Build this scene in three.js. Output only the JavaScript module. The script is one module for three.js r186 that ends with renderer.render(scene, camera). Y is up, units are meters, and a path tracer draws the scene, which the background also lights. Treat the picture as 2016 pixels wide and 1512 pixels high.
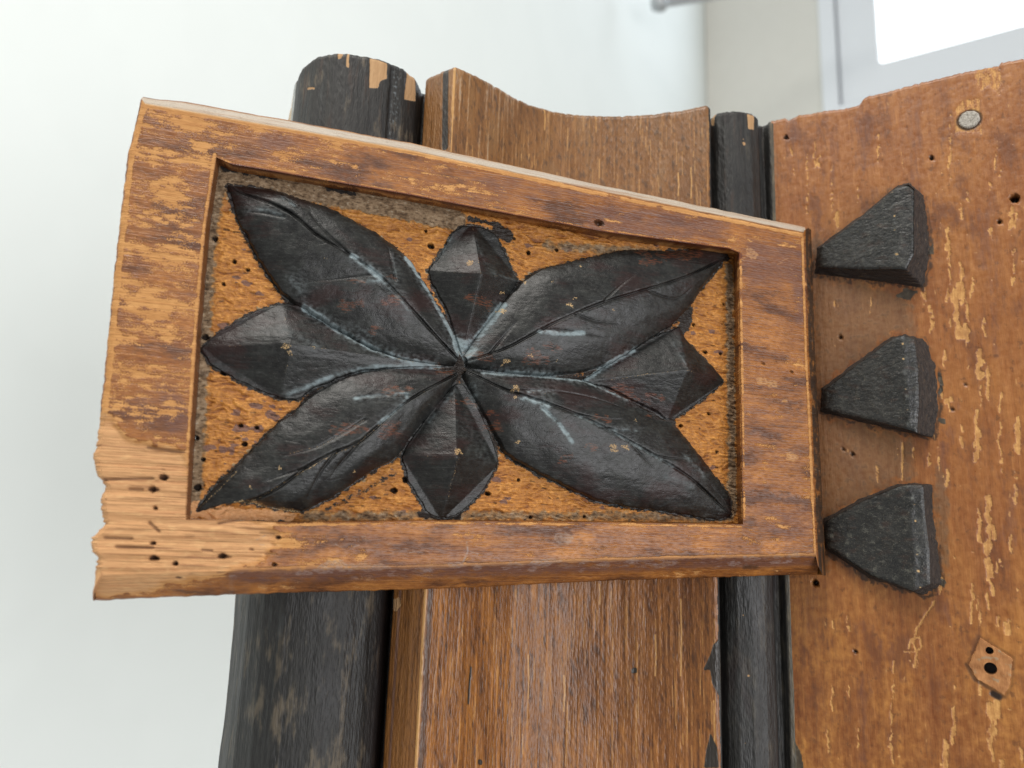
import * as THREE from 'three';
import { RectAreaLightUniformsLib } from 'three/addons/lights/RectAreaLightUniformsLib.js';

// ------------------------------------------------------------------ camera, light, exposure
const EY = 1.5;                                             // eye level
const FPX = 1515, CX = 1008, CY = 756;                      // lens in pixels of a 2016 x 1512 picture
const scene = new THREE.Scene();
const camera = new THREE.PerspectiveCamera(2 * Math.atan(CY / FPX) * 180 / Math.PI, 4 / 3, 0.02, 30);
camera.position.set(0, EY, 0);
camera.rotation.set(11.5 * Math.PI / 180, 0, 2.01 * Math.PI / 180, 'XYZ');
camera.updateMatrixWorld(true);
camera.focus = 0.235;
camera.userData.fStop = 11;
scene.background = new THREE.Color(0.38, 0.385, 0.38);      // the pale room all round
RectAreaLightUniformsLib.init();
function panelLight(color, intensity, w, h, from, to) {
  const l = new THREE.RectAreaLight(color, intensity, w, h);
  l.position.set(...from); l.lookAt(...to); scene.add(l); return l;
}
panelLight(0xfffaf3, 9.2, 1.1, 0.8, [-0.35, EY + 1.5, 0.55], [0.03, EY, -0.22]);   // a room window, high behind the camera
panelLight(0xf8f8fa, 6.0, 1.6, 1.2, [1.2, EY - 0.25, 1.5], [-0.6, EY - 0.25, -0.7]);       // added fill panel out of view, set to brighten the left wall
const renderer = new THREE.WebGLRenderer({ antialias: true });
renderer.toneMapping = THREE.LinearToneMapping;
renderer.toneMappingExposure = 1.0;
renderer.shadowMap.enabled = true;

// ------------------------------------------------------------------ small helpers
let seed = 7;
const rnd = () => { seed = (seed + 0x6d2b79f5) | 0; let t = Math.imul(seed ^ (seed >>> 15), 1 | seed); t = (t + Math.imul(t ^ (t >>> 7), 61 | t)) ^ t; return ((t ^ (t >>> 14)) >>> 0) / 4294967296; };
const PERM = new Uint8Array(512);
{ const p = [...Array(256).keys()]; for (let i = 255; i > 0; i--) { const j = Math.floor(rnd() * (i + 1)); [p[i], p[j]] = [p[j], p[i]]; } for (let i = 0; i < 512; i++) PERM[i] = p[i & 255]; }
const GX = new Float32Array(256), GY = new Float32Array(256);
for (let i = 0; i < 256; i++) { const a = i / 256 * Math.PI * 2; GX[i] = Math.cos(a); GY[i] = Math.sin(a); }
function noise(x, y) {                                       // about -1 .. 1
  const xf = Math.floor(x), yf = Math.floor(y), X = xf & 255, Y = yf & 255, fx = x - xf, fy = y - yf;
  const u = fx * fx * fx * (fx * (fx * 6 - 15) + 10), v = fy * fy * fy * (fy * (fy * 6 - 15) + 10);
  const a = PERM[PERM[X] + Y], b = PERM[PERM[X + 1] + Y], c = PERM[PERM[X] + Y + 1], d = PERM[PERM[X + 1] + Y + 1];
  const n0 = GX[a] * fx + GY[a] * fy, n1 = GX[b] * (fx - 1) + GY[b] * fy, n2 = GX[c] * fx + GY[c] * (fy - 1), n3 = GX[d] * (fx - 1) + GY[d] * (fy - 1);
  const m = n0 + u * (n1 - n0), n = n2 + u * (n3 - n2);
  return (m + v * (n - m)) * 1.5;
}
function fbm(x, y, o = 4) { let s = 0, a = 0.55; for (let i = 0; i < o; i++) { s += a * noise(x, y); x = x * 2.03 + 17.3; y = y * 2.03 - 9.1; a *= 0.52; } return s; }
const clamp = (x, a = 0, b = 1) => x < a ? a : x > b ? b : x;
const sst = (a, b, x) => { const t = clamp((x - a) / (b - a)); return t * t * (3 - 2 * t); };
const lerp = (a, b, t) => a + (b - a) * t;
const V3 = (x, y, z) => new THREE.Vector3(x, y, z);
function lin(pts, x) {                                       // polyline y(x), extended at both ends
  let i = 0; while (i < pts.length - 2 && x > pts[i + 1][0]) i++;
  const [x0, y0] = pts[i], [x1, y1] = pts[i + 1]; return y0 + (y1 - y0) * (x - x0) / (x1 - x0);
}
const smoothPts = (pts, n) => new THREE.SplineCurve(pts.map(p => new THREE.Vector2(...p))).getSpacedPoints(n).map(p => [p.x, p.y]);
const L = (c, r, g, b, t) => { c[0] += (r - c[0]) * t; c[1] += (g - c[1]) * t; c[2] += (b - c[2]) * t; };
function segDist(pts, x, y) { let m = 1e9; for (let i = 0; i < pts.length - 1; i++) { const [ax, ay] = pts[i], [bx, by] = pts[i + 1], dx = bx - ax, dy = by - ay; const t = clamp(((x - ax) * dx + (y - ay) * dy) / (dx * dx + dy * dy + 1e-9)); const d = Math.hypot(x - ax - t * dx, y - ay - t * dy); if (d < m) m = d; } return m; }

// a sight line through a pixel of the 2016 x 1512 frame, and flat vertical faces it can meet
const sight = (x, y) => V3((x - CX) / FPX, -(y - CY) / FPX, -1).transformDirection(camera.matrixWorld);
class Face {                                                 // a vertical plane with millimetre coordinates u (along), v (up), w (out)
  constructor(a, b) {
    this.o = a.clone(); this.o.y = EY; this.du = b.clone().sub(a).setY(0).normalize(); this.n = V3(-this.du.z, 0, this.du.x);
    if (this.n.dot(camera.position.clone().sub(a)) < 0) this.n.negate();
  }
  hit(x, y, w = 0) { const d = sight(x, y), q = this.o.clone().addScaledVector(this.n, w / 1000).sub(camera.position); const t = q.dot(this.n) / d.dot(this.n); return this.uv(camera.position.clone().addScaledVector(d, t)); }
  uv(p) { const q = p.clone().sub(this.o); return [q.dot(this.du) * 1000, q.y * 1000]; }
  p(u, v, w) { return V3(this.o.x + (this.du.x * u + this.n.x * w) / 1000, this.o.y + v / 1000, this.o.z + (this.du.z * u + this.n.z * w) / 1000); }
}
class Chart {                                                // a texture sheet in millimetres
  constructor(u0, u1, v0, v1, res) { Object.assign(this, { u0, u1, v0, v1 }); this.W = Math.round((u1 - u0) / res); this.H = Math.round((v1 - v0) / res); this.s = 1 / res; }
  t(u, v) { return [(u - this.u0) / (this.u1 - this.u0), (v - this.v0) / (this.v1 - this.v0)]; }
  mask(draw, blur = 0) {                                     // draw in mm on a canvas, read back as numbers
    const { W, H, s } = this, c = document.createElement('canvas'); c.width = W; c.height = H; const g = c.getContext('2d');
    g.fillStyle = '#000'; g.fillRect(0, 0, W, H); g.setTransform(s, 0, 0, -s, -this.u0 * s, this.v1 * s); g.lineCap = g.lineJoin = 'round';
    draw(g); const d = g.getImageData(0, 0, W, H).data; let m = new Float32Array(W * H);
    for (let j = 0; j < H; j++) for (let i = 0; i < W; i++) m[j * W + i] = d[((H - 1 - j) * W + i) * 4] / 255;
    const r = Math.round(blur * s / 2); if (r > 0) for (let k = 0; k < 2; k++) m = boxBlur(m, W, H, r);
    return m;
  }
  at(m, u, v) { const i = clamp(Math.round((u - this.u0) * this.s), 0, this.W - 1), j = clamp(Math.round((v - this.v0) * this.s), 0, this.H - 1); return m[j * this.W + i]; }
  paint(fn) {                                                // fn(u, v, index, c) writes colour into c[0..2] (sRGB), returns [height 0..1, roughness]
    const { W, H } = this, col = new Uint8Array(W * H * 4), hgt = new Float32Array(W * H), rgh = new Uint8Array(W * H * 4), c = [0, 0, 0], out = [0, 0];
    for (let j = 0, k = 0; j < H; j++) for (let i = 0; i < W; i++, k++) {
      fn(this.u0 + (i + 0.5) / this.s, this.v0 + (j + 0.5) / this.s, k, c, out);
      for (let q = 0; q < 3; q++) col[k * 4 + q] = clamp(c[q], 0, 255);
      col[k * 4 + 3] = 255; hgt[k] = out[0]; rgh[k * 4 + 1] = clamp(out[1], 0, 1) * 255; rgh[k * 4] = rgh[k * 4 + 2] = rgh[k * 4 + 1]; rgh[k * 4 + 3] = 255;
    }
    const tex = (d, fmt, type) => { const t = new THREE.DataTexture(d, W, H, fmt, type); t.magFilter = t.minFilter = THREE.LinearFilter; t.needsUpdate = true; return t; };
    const map = tex(col, THREE.RGBAFormat, THREE.UnsignedByteType); map.colorSpace = THREE.SRGBColorSpace;
    return { map, bumpMap: tex(hgt, THREE.RedFormat, THREE.FloatType), roughnessMap: tex(rgh, THREE.RGBAFormat, THREE.UnsignedByteType) };
  }
}
function boxBlur(m, W, H, r) {
  const a = new Float32Array(W * H), b = new Float32Array(W * H), n = 2 * r + 1;
  for (let j = 0; j < H; j++) { let s = 0; const o = j * W; for (let i = -r; i <= r; i++) s += m[o + clamp(i, 0, W - 1)]; for (let i = 0; i < W; i++) { a[o + i] = s / n; s += m[o + Math.min(i + r + 1, W - 1)] - m[o + Math.max(i - r, 0)]; } }
  for (let i = 0; i < W; i++) { let s = 0; for (let j = -r; j <= r; j++) s += a[clamp(j, 0, H - 1) * W + i]; for (let j = 0; j < H; j++) { b[j * W + i] = s / n; s += a[Math.min(j + r + 1, H - 1) * W + i] - a[Math.max(j - r, 0) * W + i]; } }
  return b;
}
const stroke = (g, pts, w, v = 1) => { const k = Math.round(v * 255); g.strokeStyle = `rgb(${k},${k},${k})`; g.lineWidth = w; g.beginPath(); pts.forEach((p, i) => i ? g.lineTo(...p) : g.moveTo(...p)); g.stroke(); };
const fill = (g, pts, v = 1) => { const k = Math.round(v * 255); g.fillStyle = `rgb(${k},${k},${k})`; g.beginPath(); pts.forEach((p, i) => i ? g.lineTo(...p) : g.moveTo(...p)); g.closePath(); g.fill(); };
const blob = (g, [x, y], r, v = 1, sx = 1) => { const pts = []; const q = rnd() * 50; for (let i = 0; i < 18; i++) { const a = i / 18 * Math.PI * 2, R = r * (1 + 0.45 * noise(q + Math.cos(a) * 1.3, q + Math.sin(a) * 1.3)); pts.push([x + Math.cos(a) * R * sx, y + Math.sin(a) * R]); } fill(g, pts, v); };

// meshes from grids of points
class Build {
  constructor() { this.pos = []; this.tex = []; this.idx = []; }
  vert(p, t) { this.pos.push(p.x, p.y, p.z); this.tex.push(t[0], t[1]); return this.pos.length / 3 - 1; }
  grid(rows, flip = false) {                                 // rows[j][i] = { p, t }
    const id = rows.map(r => r.map(q => this.vert(q.p, q.t)));
    for (let j = 0; j < rows.length - 1; j++) for (let i = 0; i < rows[j].length - 1; i++) {
      const a = id[j][i], b = id[j][i + 1], c = id[j + 1][i + 1], d = id[j + 1][i];
      if (flip) this.idx.push(a, c, b, a, d, c); else this.idx.push(a, b, c, a, c, d);
    }
  }
  mesh(name, mat, parent, base) {
    const g = new THREE.BufferGeometry(); g.setAttribute('position', new THREE.Float32BufferAttribute(this.pos, 3)); g.setAttribute('uv', new THREE.Float32BufferAttribute(this.tex, 2)); g.setIndex(this.idx);
    if (base) g.translate(-base.x, -base.y, -base.z);
    g.computeVertexNormals(); const m = new THREE.Mesh(g, mat); m.name = name; m.castShadow = m.receiveShadow = true; parent.add(m); return m;
  }
}
function tag(o, label, category, extra) { o.userData = { label, ...(category ? { category } : {}), ...extra }; return o; }
const plain = (hex, roughness, more = {}) => new THREE.MeshStandardMaterial({ color: hex, roughness, ...more });

// ------------------------------------------------------------------ the room corner behind
const HT = 0.16;                                             // cabinet top above eye level
const BDIR = V3(0.42, 0, 0.265).normalize();                 // the cabinet front board and the window wall run this way
const NDIR = V3(-BDIR.z, 0, BDIR.x);                         // out of them, into the room
{
  const c = (() => { const d = sight(1388, 100); return camera.position.clone().addScaledVector(d, 2.1 / -d.z); })(); c.y = 0;
  const wallMat = (r, g, b) => { const ch = new Chart(0, 512, 0, 512, 2); const t = ch.paint((u, v, k, col, out) => { const n = fbm(u * .05, v * .05, 4); col[0] = r + n * 2; col[1] = g + n * 2; col[2] = b + n * 2; out[0] = .5 + .5 * fbm(u * .25, v * .25, 2); out[1] = .9; });
    for (const q of Object.values(t)) { q.wrapS = q.wrapT = THREE.RepeatWrapping; } return new THREE.MeshStandardMaterial({ ...t, bumpScale: 0.0006, roughness: 1 }); };
  const white = wallMat(234, 239, 236), grey = wallMat(214, 212, 204);
  const turn = Math.atan2(-BDIR.z, BDIR.x);                   // local x runs along the window wall, local z out into the room
  const slab = (name, g, mat, label) => { const m = new THREE.Mesh(g, mat); m.name = name; m.position.copy(c); m.rotation.y = turn; m.castShadow = m.receiveShadow = true; tag(m, label, undefined, { kind: 'structure' }); scene.add(m); };
  // window wall: from the corner to the right; its room face is the plane through c
  const fw = { o: c, hit(x, y, w = 0) { const d = sight(x, y), q = c.clone().addScaledVector(NDIR, w).setY(EY).sub(camera.position), t = q.dot(NDIR) / d.dot(NDIR), p = camera.position.clone().addScaledVector(d, t); return [p.clone().sub(c).dot(BDIR), p.y]; } };
  const [a] = fw.hit(1616, 110), [g0, gy] = fw.hit(1732, 139), a1 = a + 1.0, sillY = gy - 0.12, headY = gy + 1.25;
  const sh = new THREE.Shape([[0.002, 0], [2.6, 0], [2.6, 4.2], [0.002, 4.2]].map(p => new THREE.Vector2(...p))); sh.holes.push(new THREE.Path([[a, sillY], [a, headY], [a1, headY], [a1, sillY]].map(p => new THREE.Vector2(...p))));
  slab('wall_right', new THREE.ExtrudeGeometry(sh, { depth: 0.2, bevelEnabled: false }).translate(0, 0, -0.2), grey, 'warm grey wall holding the bright window');
  slab('wall_left', new THREE.BoxGeometry(0.2, 4.2, 3.2).translate(-0.1, 2.1, 1.4), white, 'bright white wall filling the left of the photo');
  // window
  const win = new THREE.Group(); win.name = 'window'; win.position.copy(c).addScaledVector(BDIR, a).setY(sillY); win.rotation.y = Math.atan2(-BDIR.z, BDIR.x); scene.add(win);
  tag(win, 'white framed window with blown out daylight at the top right', 'window');
  const pvc = plain(0xe2e6ea, 0.45), W = a1 - a, Hh = headY - sillY;
  const ring = (name, x0, x1, y0, y1, t, z0, z1, r) => {
    const s = new THREE.Shape([[x0, y0], [x1, y0], [x1, y1], [x0, y1]].map(p => new THREE.Vector2(...p))), h = new THREE.Path(), X0 = x0 + t, X1 = x1 - t, Y0 = y0 + t, Y1 = y1 - t;
    h.moveTo(X0 + r, Y0).lineTo(X1 - r, Y0).quadraticCurveTo(X1, Y0, X1, Y0 + r).lineTo(X1, Y1 - r).quadraticCurveTo(X1, Y1, X1 - r, Y1).lineTo(X0 + r, Y1).quadraticCurveTo(X0, Y1, X0, Y1 - r).lineTo(X0, Y0 + r).quadraticCurveTo(X0, Y0, X0 + r, Y0); s.holes.push(h);
    const m = new THREE.Mesh(new THREE.ExtrudeGeometry(s, { depth: z1 - z0 - 0.008, bevelThickness: 0.004, bevelSize: 0.004, bevelOffset: -0.004, bevelSegments: 2 }).translate(0, 0, z0 + 0.004), pvc); m.name = name; m.castShadow = m.receiveShadow = true; win.add(m); return m;
  };
  ring('window_frame', 0, W, 0, Hh, 0.042, -0.07, 0.012, 0.003);
  const ft = g0 - a;
  ring('sash', 0.046, W - 0.046, 0.046, Hh - 0.046, Math.max(0.02, ft - 0.046), -0.05, -0.004, 0.012);
  const gl = new THREE.Mesh(new THREE.BoxGeometry(W - 0.12, Hh - 0.12, 0.006).translate(W / 2, Hh / 2, -0.035), new THREE.MeshStandardMaterial({ color: 0xffffff, emissive: 0xf4faff, emissiveIntensity: 1.6, roughness: 0.3 })); gl.name = 'glass'; win.add(gl);
  const wl = new THREE.RectAreaLight(0xe2efff, 3.6, W - 0.2, Hh - 0.2); wl.position.copy(win.position).addScaledVector(BDIR, W / 2).addScaledVector(NDIR, 0.02); wl.position.y += Hh / 2; wl.lookAt(wl.position.clone().add(NDIR)); scene.add(wl);
  // curtain rod whose end just dips into the picture
  const dl = sight(1300, 6), lw = BDIR, tt = c.clone().addScaledVector(BDIR, 0.09).setY(EY).sub(camera.position).dot(lw) / dl.dot(lw), rp = camera.position.clone().addScaledVector(dl, Math.min(Math.max(tt, 1), 2));
  const rod = new THREE.Group(); rod.name = 'curtain_rod'; rod.position.copy(rp); scene.add(rod);
  const steel = plain(0xa9acae, 0.4, { metalness: 0.5 });
  const pole = new THREE.Mesh(new THREE.CylinderGeometry(0.011, 0.011, 0.5, 24).rotateZ(-Math.PI / 2).translate(0.262, 0, 0), steel); pole.name = 'pole';
  const end = new THREE.Mesh(new THREE.LatheGeometry([[0, -0.02], [0.014, -0.018], [0.019, -0.008], [0.02, 0.004], [0.016, 0.012], [0.0115, 0.013]].map(p => new THREE.Vector2(...p)), 24).rotateZ(-Math.PI / 2), steel); end.name = 'end_cap';
  rod.add(pole, end); rod.rotation.set(0, 0, 0.28); rod.rotation.y = 0.1; tag(rod, 'blurred grey curtain rod end at the top edge near the wall corner', 'curtain rod');
}

// ------------------------------------------------------------------ the cabinet corner
const onTop = (X, Z) => V3(X * HT, EY, Z * HT);
const board = new Face(onTop(0.598, -1.668), onTop(0.598, -1.668).addScaledVector(BDIR, 0.1));
const base = onTop(0.1, -1.75).setY(EY - 0.17);
const cabinet = new THREE.Group(); cabinet.name = 'cabinet'; cabinet.position.copy(base); scene.add(cabinet);
tag(cabinet, 'antique wooden cabinet corner with carved leaf block, black mouldings and three black wedges', 'cabinet');
const YB = -170;                                             // lower end of the built cabinet, mm from eye level

// ---- carved block: a slanting bracket whose left end stands out
const along = (x, y, z) => { const d = sight(x, y); return camera.position.clone().addScaledVector(d, z / d.z); };
const block = new Face(along(235, 700, -0.190), along(1600, 780, -0.250));
const FLOOR = -7;
const cv = {
  xs: [[[190, 290], [300, 262], [520, 237], [750, 215], [868, 201], [900, 193], [932, 200], [955, 217], [983, 208], [1005, 211], [1035, 215], [1058, 192], [1084, 189], [1100, 203], [1125, 198], [1160, 208]],
    [[302, 427], [450, 405], [640, 389], [860, 375], [1010, 366]], [[496, 1455], [640, 1457], [1030, 1463]], [[459, 1580], [697, 1587], [832, 1594], [1024, 1602], [1096, 1606]]],
  ys: [[[290, 206], [800, 297], [1197, 384], [1580, 462]], [[427, 310], [456, 323], [800, 382], [939, 409], [1197, 457], [1435, 489], [1455, 497]],
    [[366, 1024], [565, 1030], [860, 1026], [1193, 1029], [1461, 1033]], [[200, 1132], [560, 1120], [860, 1115], [1193, 1102], [1606, 1092]]],
};
const XC = (i, a, y) => lerp(lin(cv.xs[i], y), lin(cv.xs[i + 1], y), a), YC = (j, b, x) => lerp(lin(cv.ys[j], x), lin(cv.ys[j + 1], x), b);
function node(i, a, j, b) { let x = 900, y = 700; for (let k = 0; k < 9; k++) { x = XC(i, a, y); y = YC(j, b, x); } return [x, y]; }

const blockChart = new Chart(-18, 275, -30, 150, 0.14);
{ const p = block.hit(190, 1180), q = block.hit(1625, 440), r = block.hit(270, 170); blockChart.u0 = Math.min(p[0], r[0]) - 12; blockChart.u1 = q[0] + 14; blockChart.v0 = p[1] - 14; blockChart.v1 = Math.max(q[1], r[1]) + 12; const B = blockChart; B.s = 1 / 0.13; B.W = Math.round((B.u1 - B.u0) * B.s); B.H = Math.round((B.v1 - B.v0) * B.s); }
const bq = (pts) => pts.map(([x, y]) => block.hit(x, y));
const rectB = (x0, y0, x1, y1) => bq([[x0, y0], [x1, y0 + (x1 - x0) * 0.06], [x1, y1], [x0, y1]]);
const bareMask = blockChart.mask(g => fill(g, bq([[150, 850], [215, 800], [240, 868], [300, 874], [366, 890], [380, 1008], [440, 1015], [565, 1032], [530, 1055], [545, 1080], [505, 1105], [440, 1122], [400, 1140], [330, 1146], [310, 1162], [280, 1195], [120, 1195]])), 5);
const wearMask = blockChart.mask(g => {
  fill(g, bq([[100, 100], [1700, 300], [1700, 1300], [100, 1300]]), 0.30);
  fill(g, bq([[150, 150], [427, 200], [427, 320], [366, 1010], [366, 1200], [100, 1200]]), 0.46);
  fill(g, bq([[280, 180], [560, 250], [520, 300], [380, 300]]), 0.60);
  fill(g, bq([[500, 230], [1000, 330], [1000, 420], [500, 330]]), 0.42);
  fill(g, bq([[150, 560], [380, 570], [380, 680], [150, 680]]), 0.55);
  fill(g, bq([[366, 1020], [640, 1035], [620, 1110], [366, 1160]]), 0.50);
}, 9);
const purpleMask = blockChart.mask(g => {
  for (const [r, v] of [[[307, 675, 382, 691], .9], [[267, 716, 370, 757], .55], [[235, 766, 366, 840], .6], [[325, 766, 367, 840], .95], [[330, 852, 366, 872], .8], [[290, 226, 392, 285], .5], [[275, 290, 420, 322], .45], [[365, 392, 400, 416], .95], [[372, 332, 420, 362], .8], [[370, 430, 398, 500], .6],
    [[503, 252, 576, 300], .85], [[604, 324, 656, 343], .85], [[738, 354, 771, 372], .95], [[641, 258, 664, 280], 1], [[900, 330, 1150, 400], .5], [[1150, 400, 1440, 470], .7], [[1460, 470, 1590, 560], .75], [[1560, 520, 1592, 640], .8], [[1470, 800, 1600, 840], .4], [[1490, 980, 1600, 1060], .55], [[860, 1070, 1120, 1100], .55], [[1160, 1040, 1420, 1075], .45], [[620, 1040, 760, 1060], .3], [[215, 300, 240, 420], .4]]) fill(g, rectB(...r), v);
  stroke(g, bq([[560, 1138], [900, 1130], [1250, 1118], [1600, 1108]]), 4.2, 0.7); stroke(g, bq([[330, 1152], [560, 1146]]), 2.5, 0.6);
}, 4);
const edgeMask = blockChart.mask(g => {
  stroke(g, bq(smoothPts(cv.ys[0], 30)), 1.6, .9); stroke(g, bq(smoothPts(cv.ys[3], 30).filter(p => p[0] > 430)), 1.1, 1);
  stroke(g, bq(cv.xs[3].map(([y, x]) => [x, y])), 1.1, .95); stroke(g, bq(cv.xs[2].map(([y, x]) => [x + 3, y])), .8, .62); stroke(g, bq(cv.xs[1].map(([y, x]) => [x - 4, y])), 0.7, .75);
  stroke(g, bq(cv.ys[2].map(([x, y]) => [x, y + 3])), 0.6, .62); stroke(g, bq(cv.ys[1].map(([x, y]) => [x, y - 3])), 0.5, .6);
  stroke(g, bq(cv.xs[0].map(([y, x]) => [x - 4, y])), 1.6, .9);
}, 0.35);
const chamferMask = blockChart.mask(g => stroke(g, bq([[470, 1142], [600, 1137], [900, 1131], [1250, 1119], [1620, 1108]]), 5.5, 1), 1.4);
const shadeGrimeMask = blockChart.mask(g => { stroke(g, bq(cv.xs[3].map(([y, x]) => [x + 22, y])), 5.2, 1); stroke(g, bq([[1480, 1128], [1500, 1128]]), 2, .5); }, .6);  // shade and dirt of the right chamfer, painted as a dark strip
const paleMask = blockChart.mask(g => { stroke(g, bq([[270, 184], [800, 278], [1197, 362], [1600, 446]].map(([x, y]) => [x, y - 6])), 6.5, 1); }, .8);
const scuffMask = blockChart.mask(g => {
  stroke(g, bq([[919, 1068], [921, 1085], [914, 1102], [903, 1118]]), .5, .9);
  for (let i = 0; i < 34; i++) { const x = 560 + rnd() * 1030, y = 1112 + rnd() * 26 - (x - 560) * .018; blob(g, block.hit(x, y), .35 + rnd() * 1.1, .35 + rnd() * .4, 2.4); }
  for (const [x, y] of [[1350, 1030], [1560, 900], [1545, 790], [1500, 750], [1520, 755], [1480, 500], [1110, 1060], [940, 1120], [1560, 1110]]) blob(g, block.hit(x, y), .5 + rnd() * 1.2, .6, 1.5);
  for (let i = 0; i < 46; i++) { const x = 500 + rnd() * 1090, y = rnd() < .5 ? 1040 + rnd() * 50 : 300 + (x - 480) * .2 + rnd() * 30; const [u, v] = block.hit(x, y), a = (rnd() - .5) * 1.2, l = .6 + rnd() * 2.2; stroke(g, [[u, v], [u + Math.cos(a) * l, v + Math.sin(a) * l]], .16 + rnd() * .14, .5 + rnd() * .5); }
}, .1);
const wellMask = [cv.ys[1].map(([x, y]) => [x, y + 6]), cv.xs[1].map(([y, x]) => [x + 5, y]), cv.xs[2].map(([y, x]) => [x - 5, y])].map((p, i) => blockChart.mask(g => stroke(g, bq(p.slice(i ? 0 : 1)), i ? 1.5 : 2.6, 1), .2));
const holesB = [[1180, 439, 7], [303, 1098, 3], [345, 1110, 3], [300, 963, 4], [322, 940, 4], [305, 1000, 3], [438, 1095, 4], [548, 1058, 2.5], [540, 1112, 2.5], [1503, 716, 2.5], [1559, 732, 2.5], [350, 1142, 3], [300, 1070, 2.5]].map(([x, y, r]) => [...block.hit(x, y), r * .135]);
const slotB = [[[200, 943], [300, 941]], [[228, 1076], [300, 1078]], [[205, 1058], [258, 1060]], [[293, 1028], [312, 1046]], [[290, 880], [362, 890]], [[430, 1030], [475, 1022]]].map(bq);
const holeMaskB = blockChart.mask(g => { for (const [x, y, r] of holesB) blob(g, [x, y], r * (.7 + rnd() * .5), .75 + rnd() * .25, 1 + rnd() * 1.6); for (const s of slotB) stroke(g, s, .6, .5); for (let i = 0; i < 20; i++) { const x = 200 + rnd() * 330, y = 890 + rnd() * 260; if (x > 360 && y < 1040) continue; const [u, v] = block.hit(x, y), l = .5 + rnd() * 3; stroke(g, [[u, v], [u + l, v + (rnd() - .5) * .4]], .15 + rnd() * .25, .3 + rnd() * .4); } }, .25);
const bareField = (u, v) => sst(.36, .62, blockChart.at(bareMask, u, v) + .3 * fbm(u * .12, v * .5, 3));
const erode = (u, v) => .75 * fbm(u * .022 + 3, v * .42, 3) + .25 * noise(u * .08, v * 1.3);
const blockTex = blockChart.paint((u, v, k, c, out) => {
  const fib = fbm(u * .05, v * 2.6, 3), str = fbm(u * .018 + 7, v * .42, 4), fine = noise(u * .5, v * 7.5), blotch = fbm(u * .07 + 40, v * .09, 3), grit = noise(u * 2.6, v * 4.2), mid = fbm(u * .32 + 3, v * .75, 4);
  const wu = u + 1.4 * fbm(u * .16, v * .3 + 7, 4), wv0 = v + .9 * fbm(u * .2 + 31, v * .35, 4);
  const bare = sst(.22, .76, bareMask[k] + .3 * fbm(u * .12, v * .5, 3) + .22 * mid);
  const em = edgeMask[k], wv = blockChart.at(wearMask, wu, wv0) + (em > .05 ? em * (.5 + .35 * fbm(u * .4, v * .4, 3)) : 0) + bare;
  const pat = .5 * fbm(u * .07 + 11, v * .22, 5) + .3 * mid + .2 * fbm(u * .1 + 90, v * 1.3, 4) + .16 * grit;
  const cover = 1 - sst(-.035, .05, wv - .5 + pat * .72 + .1 * blotch), glaze = sst(-.1, .55, fbm(u * .045 + 20, v * .16 + 50, 5) + .45 * mid + .12 * grit), gold = sst(.1, .55, fbm(u * .06 + 80, v * .12 + 10, 4) + .4 * mid - .2 * fib);
  // raw wood
  c[0] = 182 + str * 28 + fine * 10 + mid * 14; c[1] = 130 + str * 28 + fine * 10 + mid * 14; c[2] = 73 + str * 24 + fine * 9 + mid * 12;
  L(c, 168, 112, 60, sst(.05, .5, fib) * .55); L(c, 198, 151, 106, bare * .8); L(c, 160, 108, 68, bare * sst(.0, .5, str * .8 + fib * .5 + mid * .3) * .6); L(c, 212, 170, 118, bare * sst(.05, .5, mid) * .5); L(c, 104, 66, 40, bare * sst(.25, .5, fbm(u * .04 + 9, v * 1.1 + 70, 4)) * .55);
  // old varnish, orange brown to dark
  const vr = 138 + fib * 38 + blotch * 26 + fine * 18 + mid * 26 + grit * 12, vg = 84 + fib * 33 + blotch * 20 + fine * 16 + mid * 21 + grit * 11, vb = 35 + fib * 20 + blotch * 8 + fine * 11 + mid * 11 + grit * 8;
  L(c, vr, vg, vb, cover * .93);
  L(c, 74, 40, 18, cover * glaze * .85); L(c, 190, 126, 58, cover * gold * (1 - glaze) * (.35 + .35 * sst(40, -5, v)));
  const pm = sst(.22, .72, blockChart.at(purpleMask, wu, wv0) * .95 + .42 * fbm(u * .14 + 5, v * .4 + 3, 4) + .12 * grit + .2 * mid) * cover;
  L(c, 100 + fine * 10 + mid * 12, 64 + fine * 8 + mid * 10, 54 + fine * 7 + mid * 10, pm * .62);
  const dk = sst(.34, .62, fbm(u * .035 + 60, v * .75 + 9, 4)); L(c, 96, 56, 32, dk * cover * .5);
  const cf = chamferMask[k] * sst(-.5, .4, mid + str + .25); L(c, 98, 64, 54, cf * .7); L(c, 150, 128, 124, cf * sst(.2, .6, fbm(u * .2 + 7, v * .5, 4) + .2 * grit) * .7);
  L(c, 180, 170, 156, paleMask[k] * sst(-.7, .1, str + .2) * .96); L(c, 150, 116, 92, paleMask[k] * sst(.05, .45, fib - str * .4) * .6);
  const sc = scuffMask[k]; if (sc > .02) { const low = v < 20; L(c, low ? 150 : 214, low ? 135 : 172, low ? 134 : 118, sc * .75 * sst(-.45, .3, fbm(u * .9, v * 2, 3) + .1)); }
  L(c, 46, 33, 24, shadeGrimeMask[k] * sst(-.6, .2, fbm(u * .4, v * .3, 3) + .1) * .92);
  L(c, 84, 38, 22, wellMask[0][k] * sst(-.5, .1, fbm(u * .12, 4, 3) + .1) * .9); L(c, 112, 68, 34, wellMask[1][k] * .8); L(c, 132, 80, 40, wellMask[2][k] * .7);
  const h = holeMaskB[k]; L(c, 74, 46, 28, clamp(h * 1.15));
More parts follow.
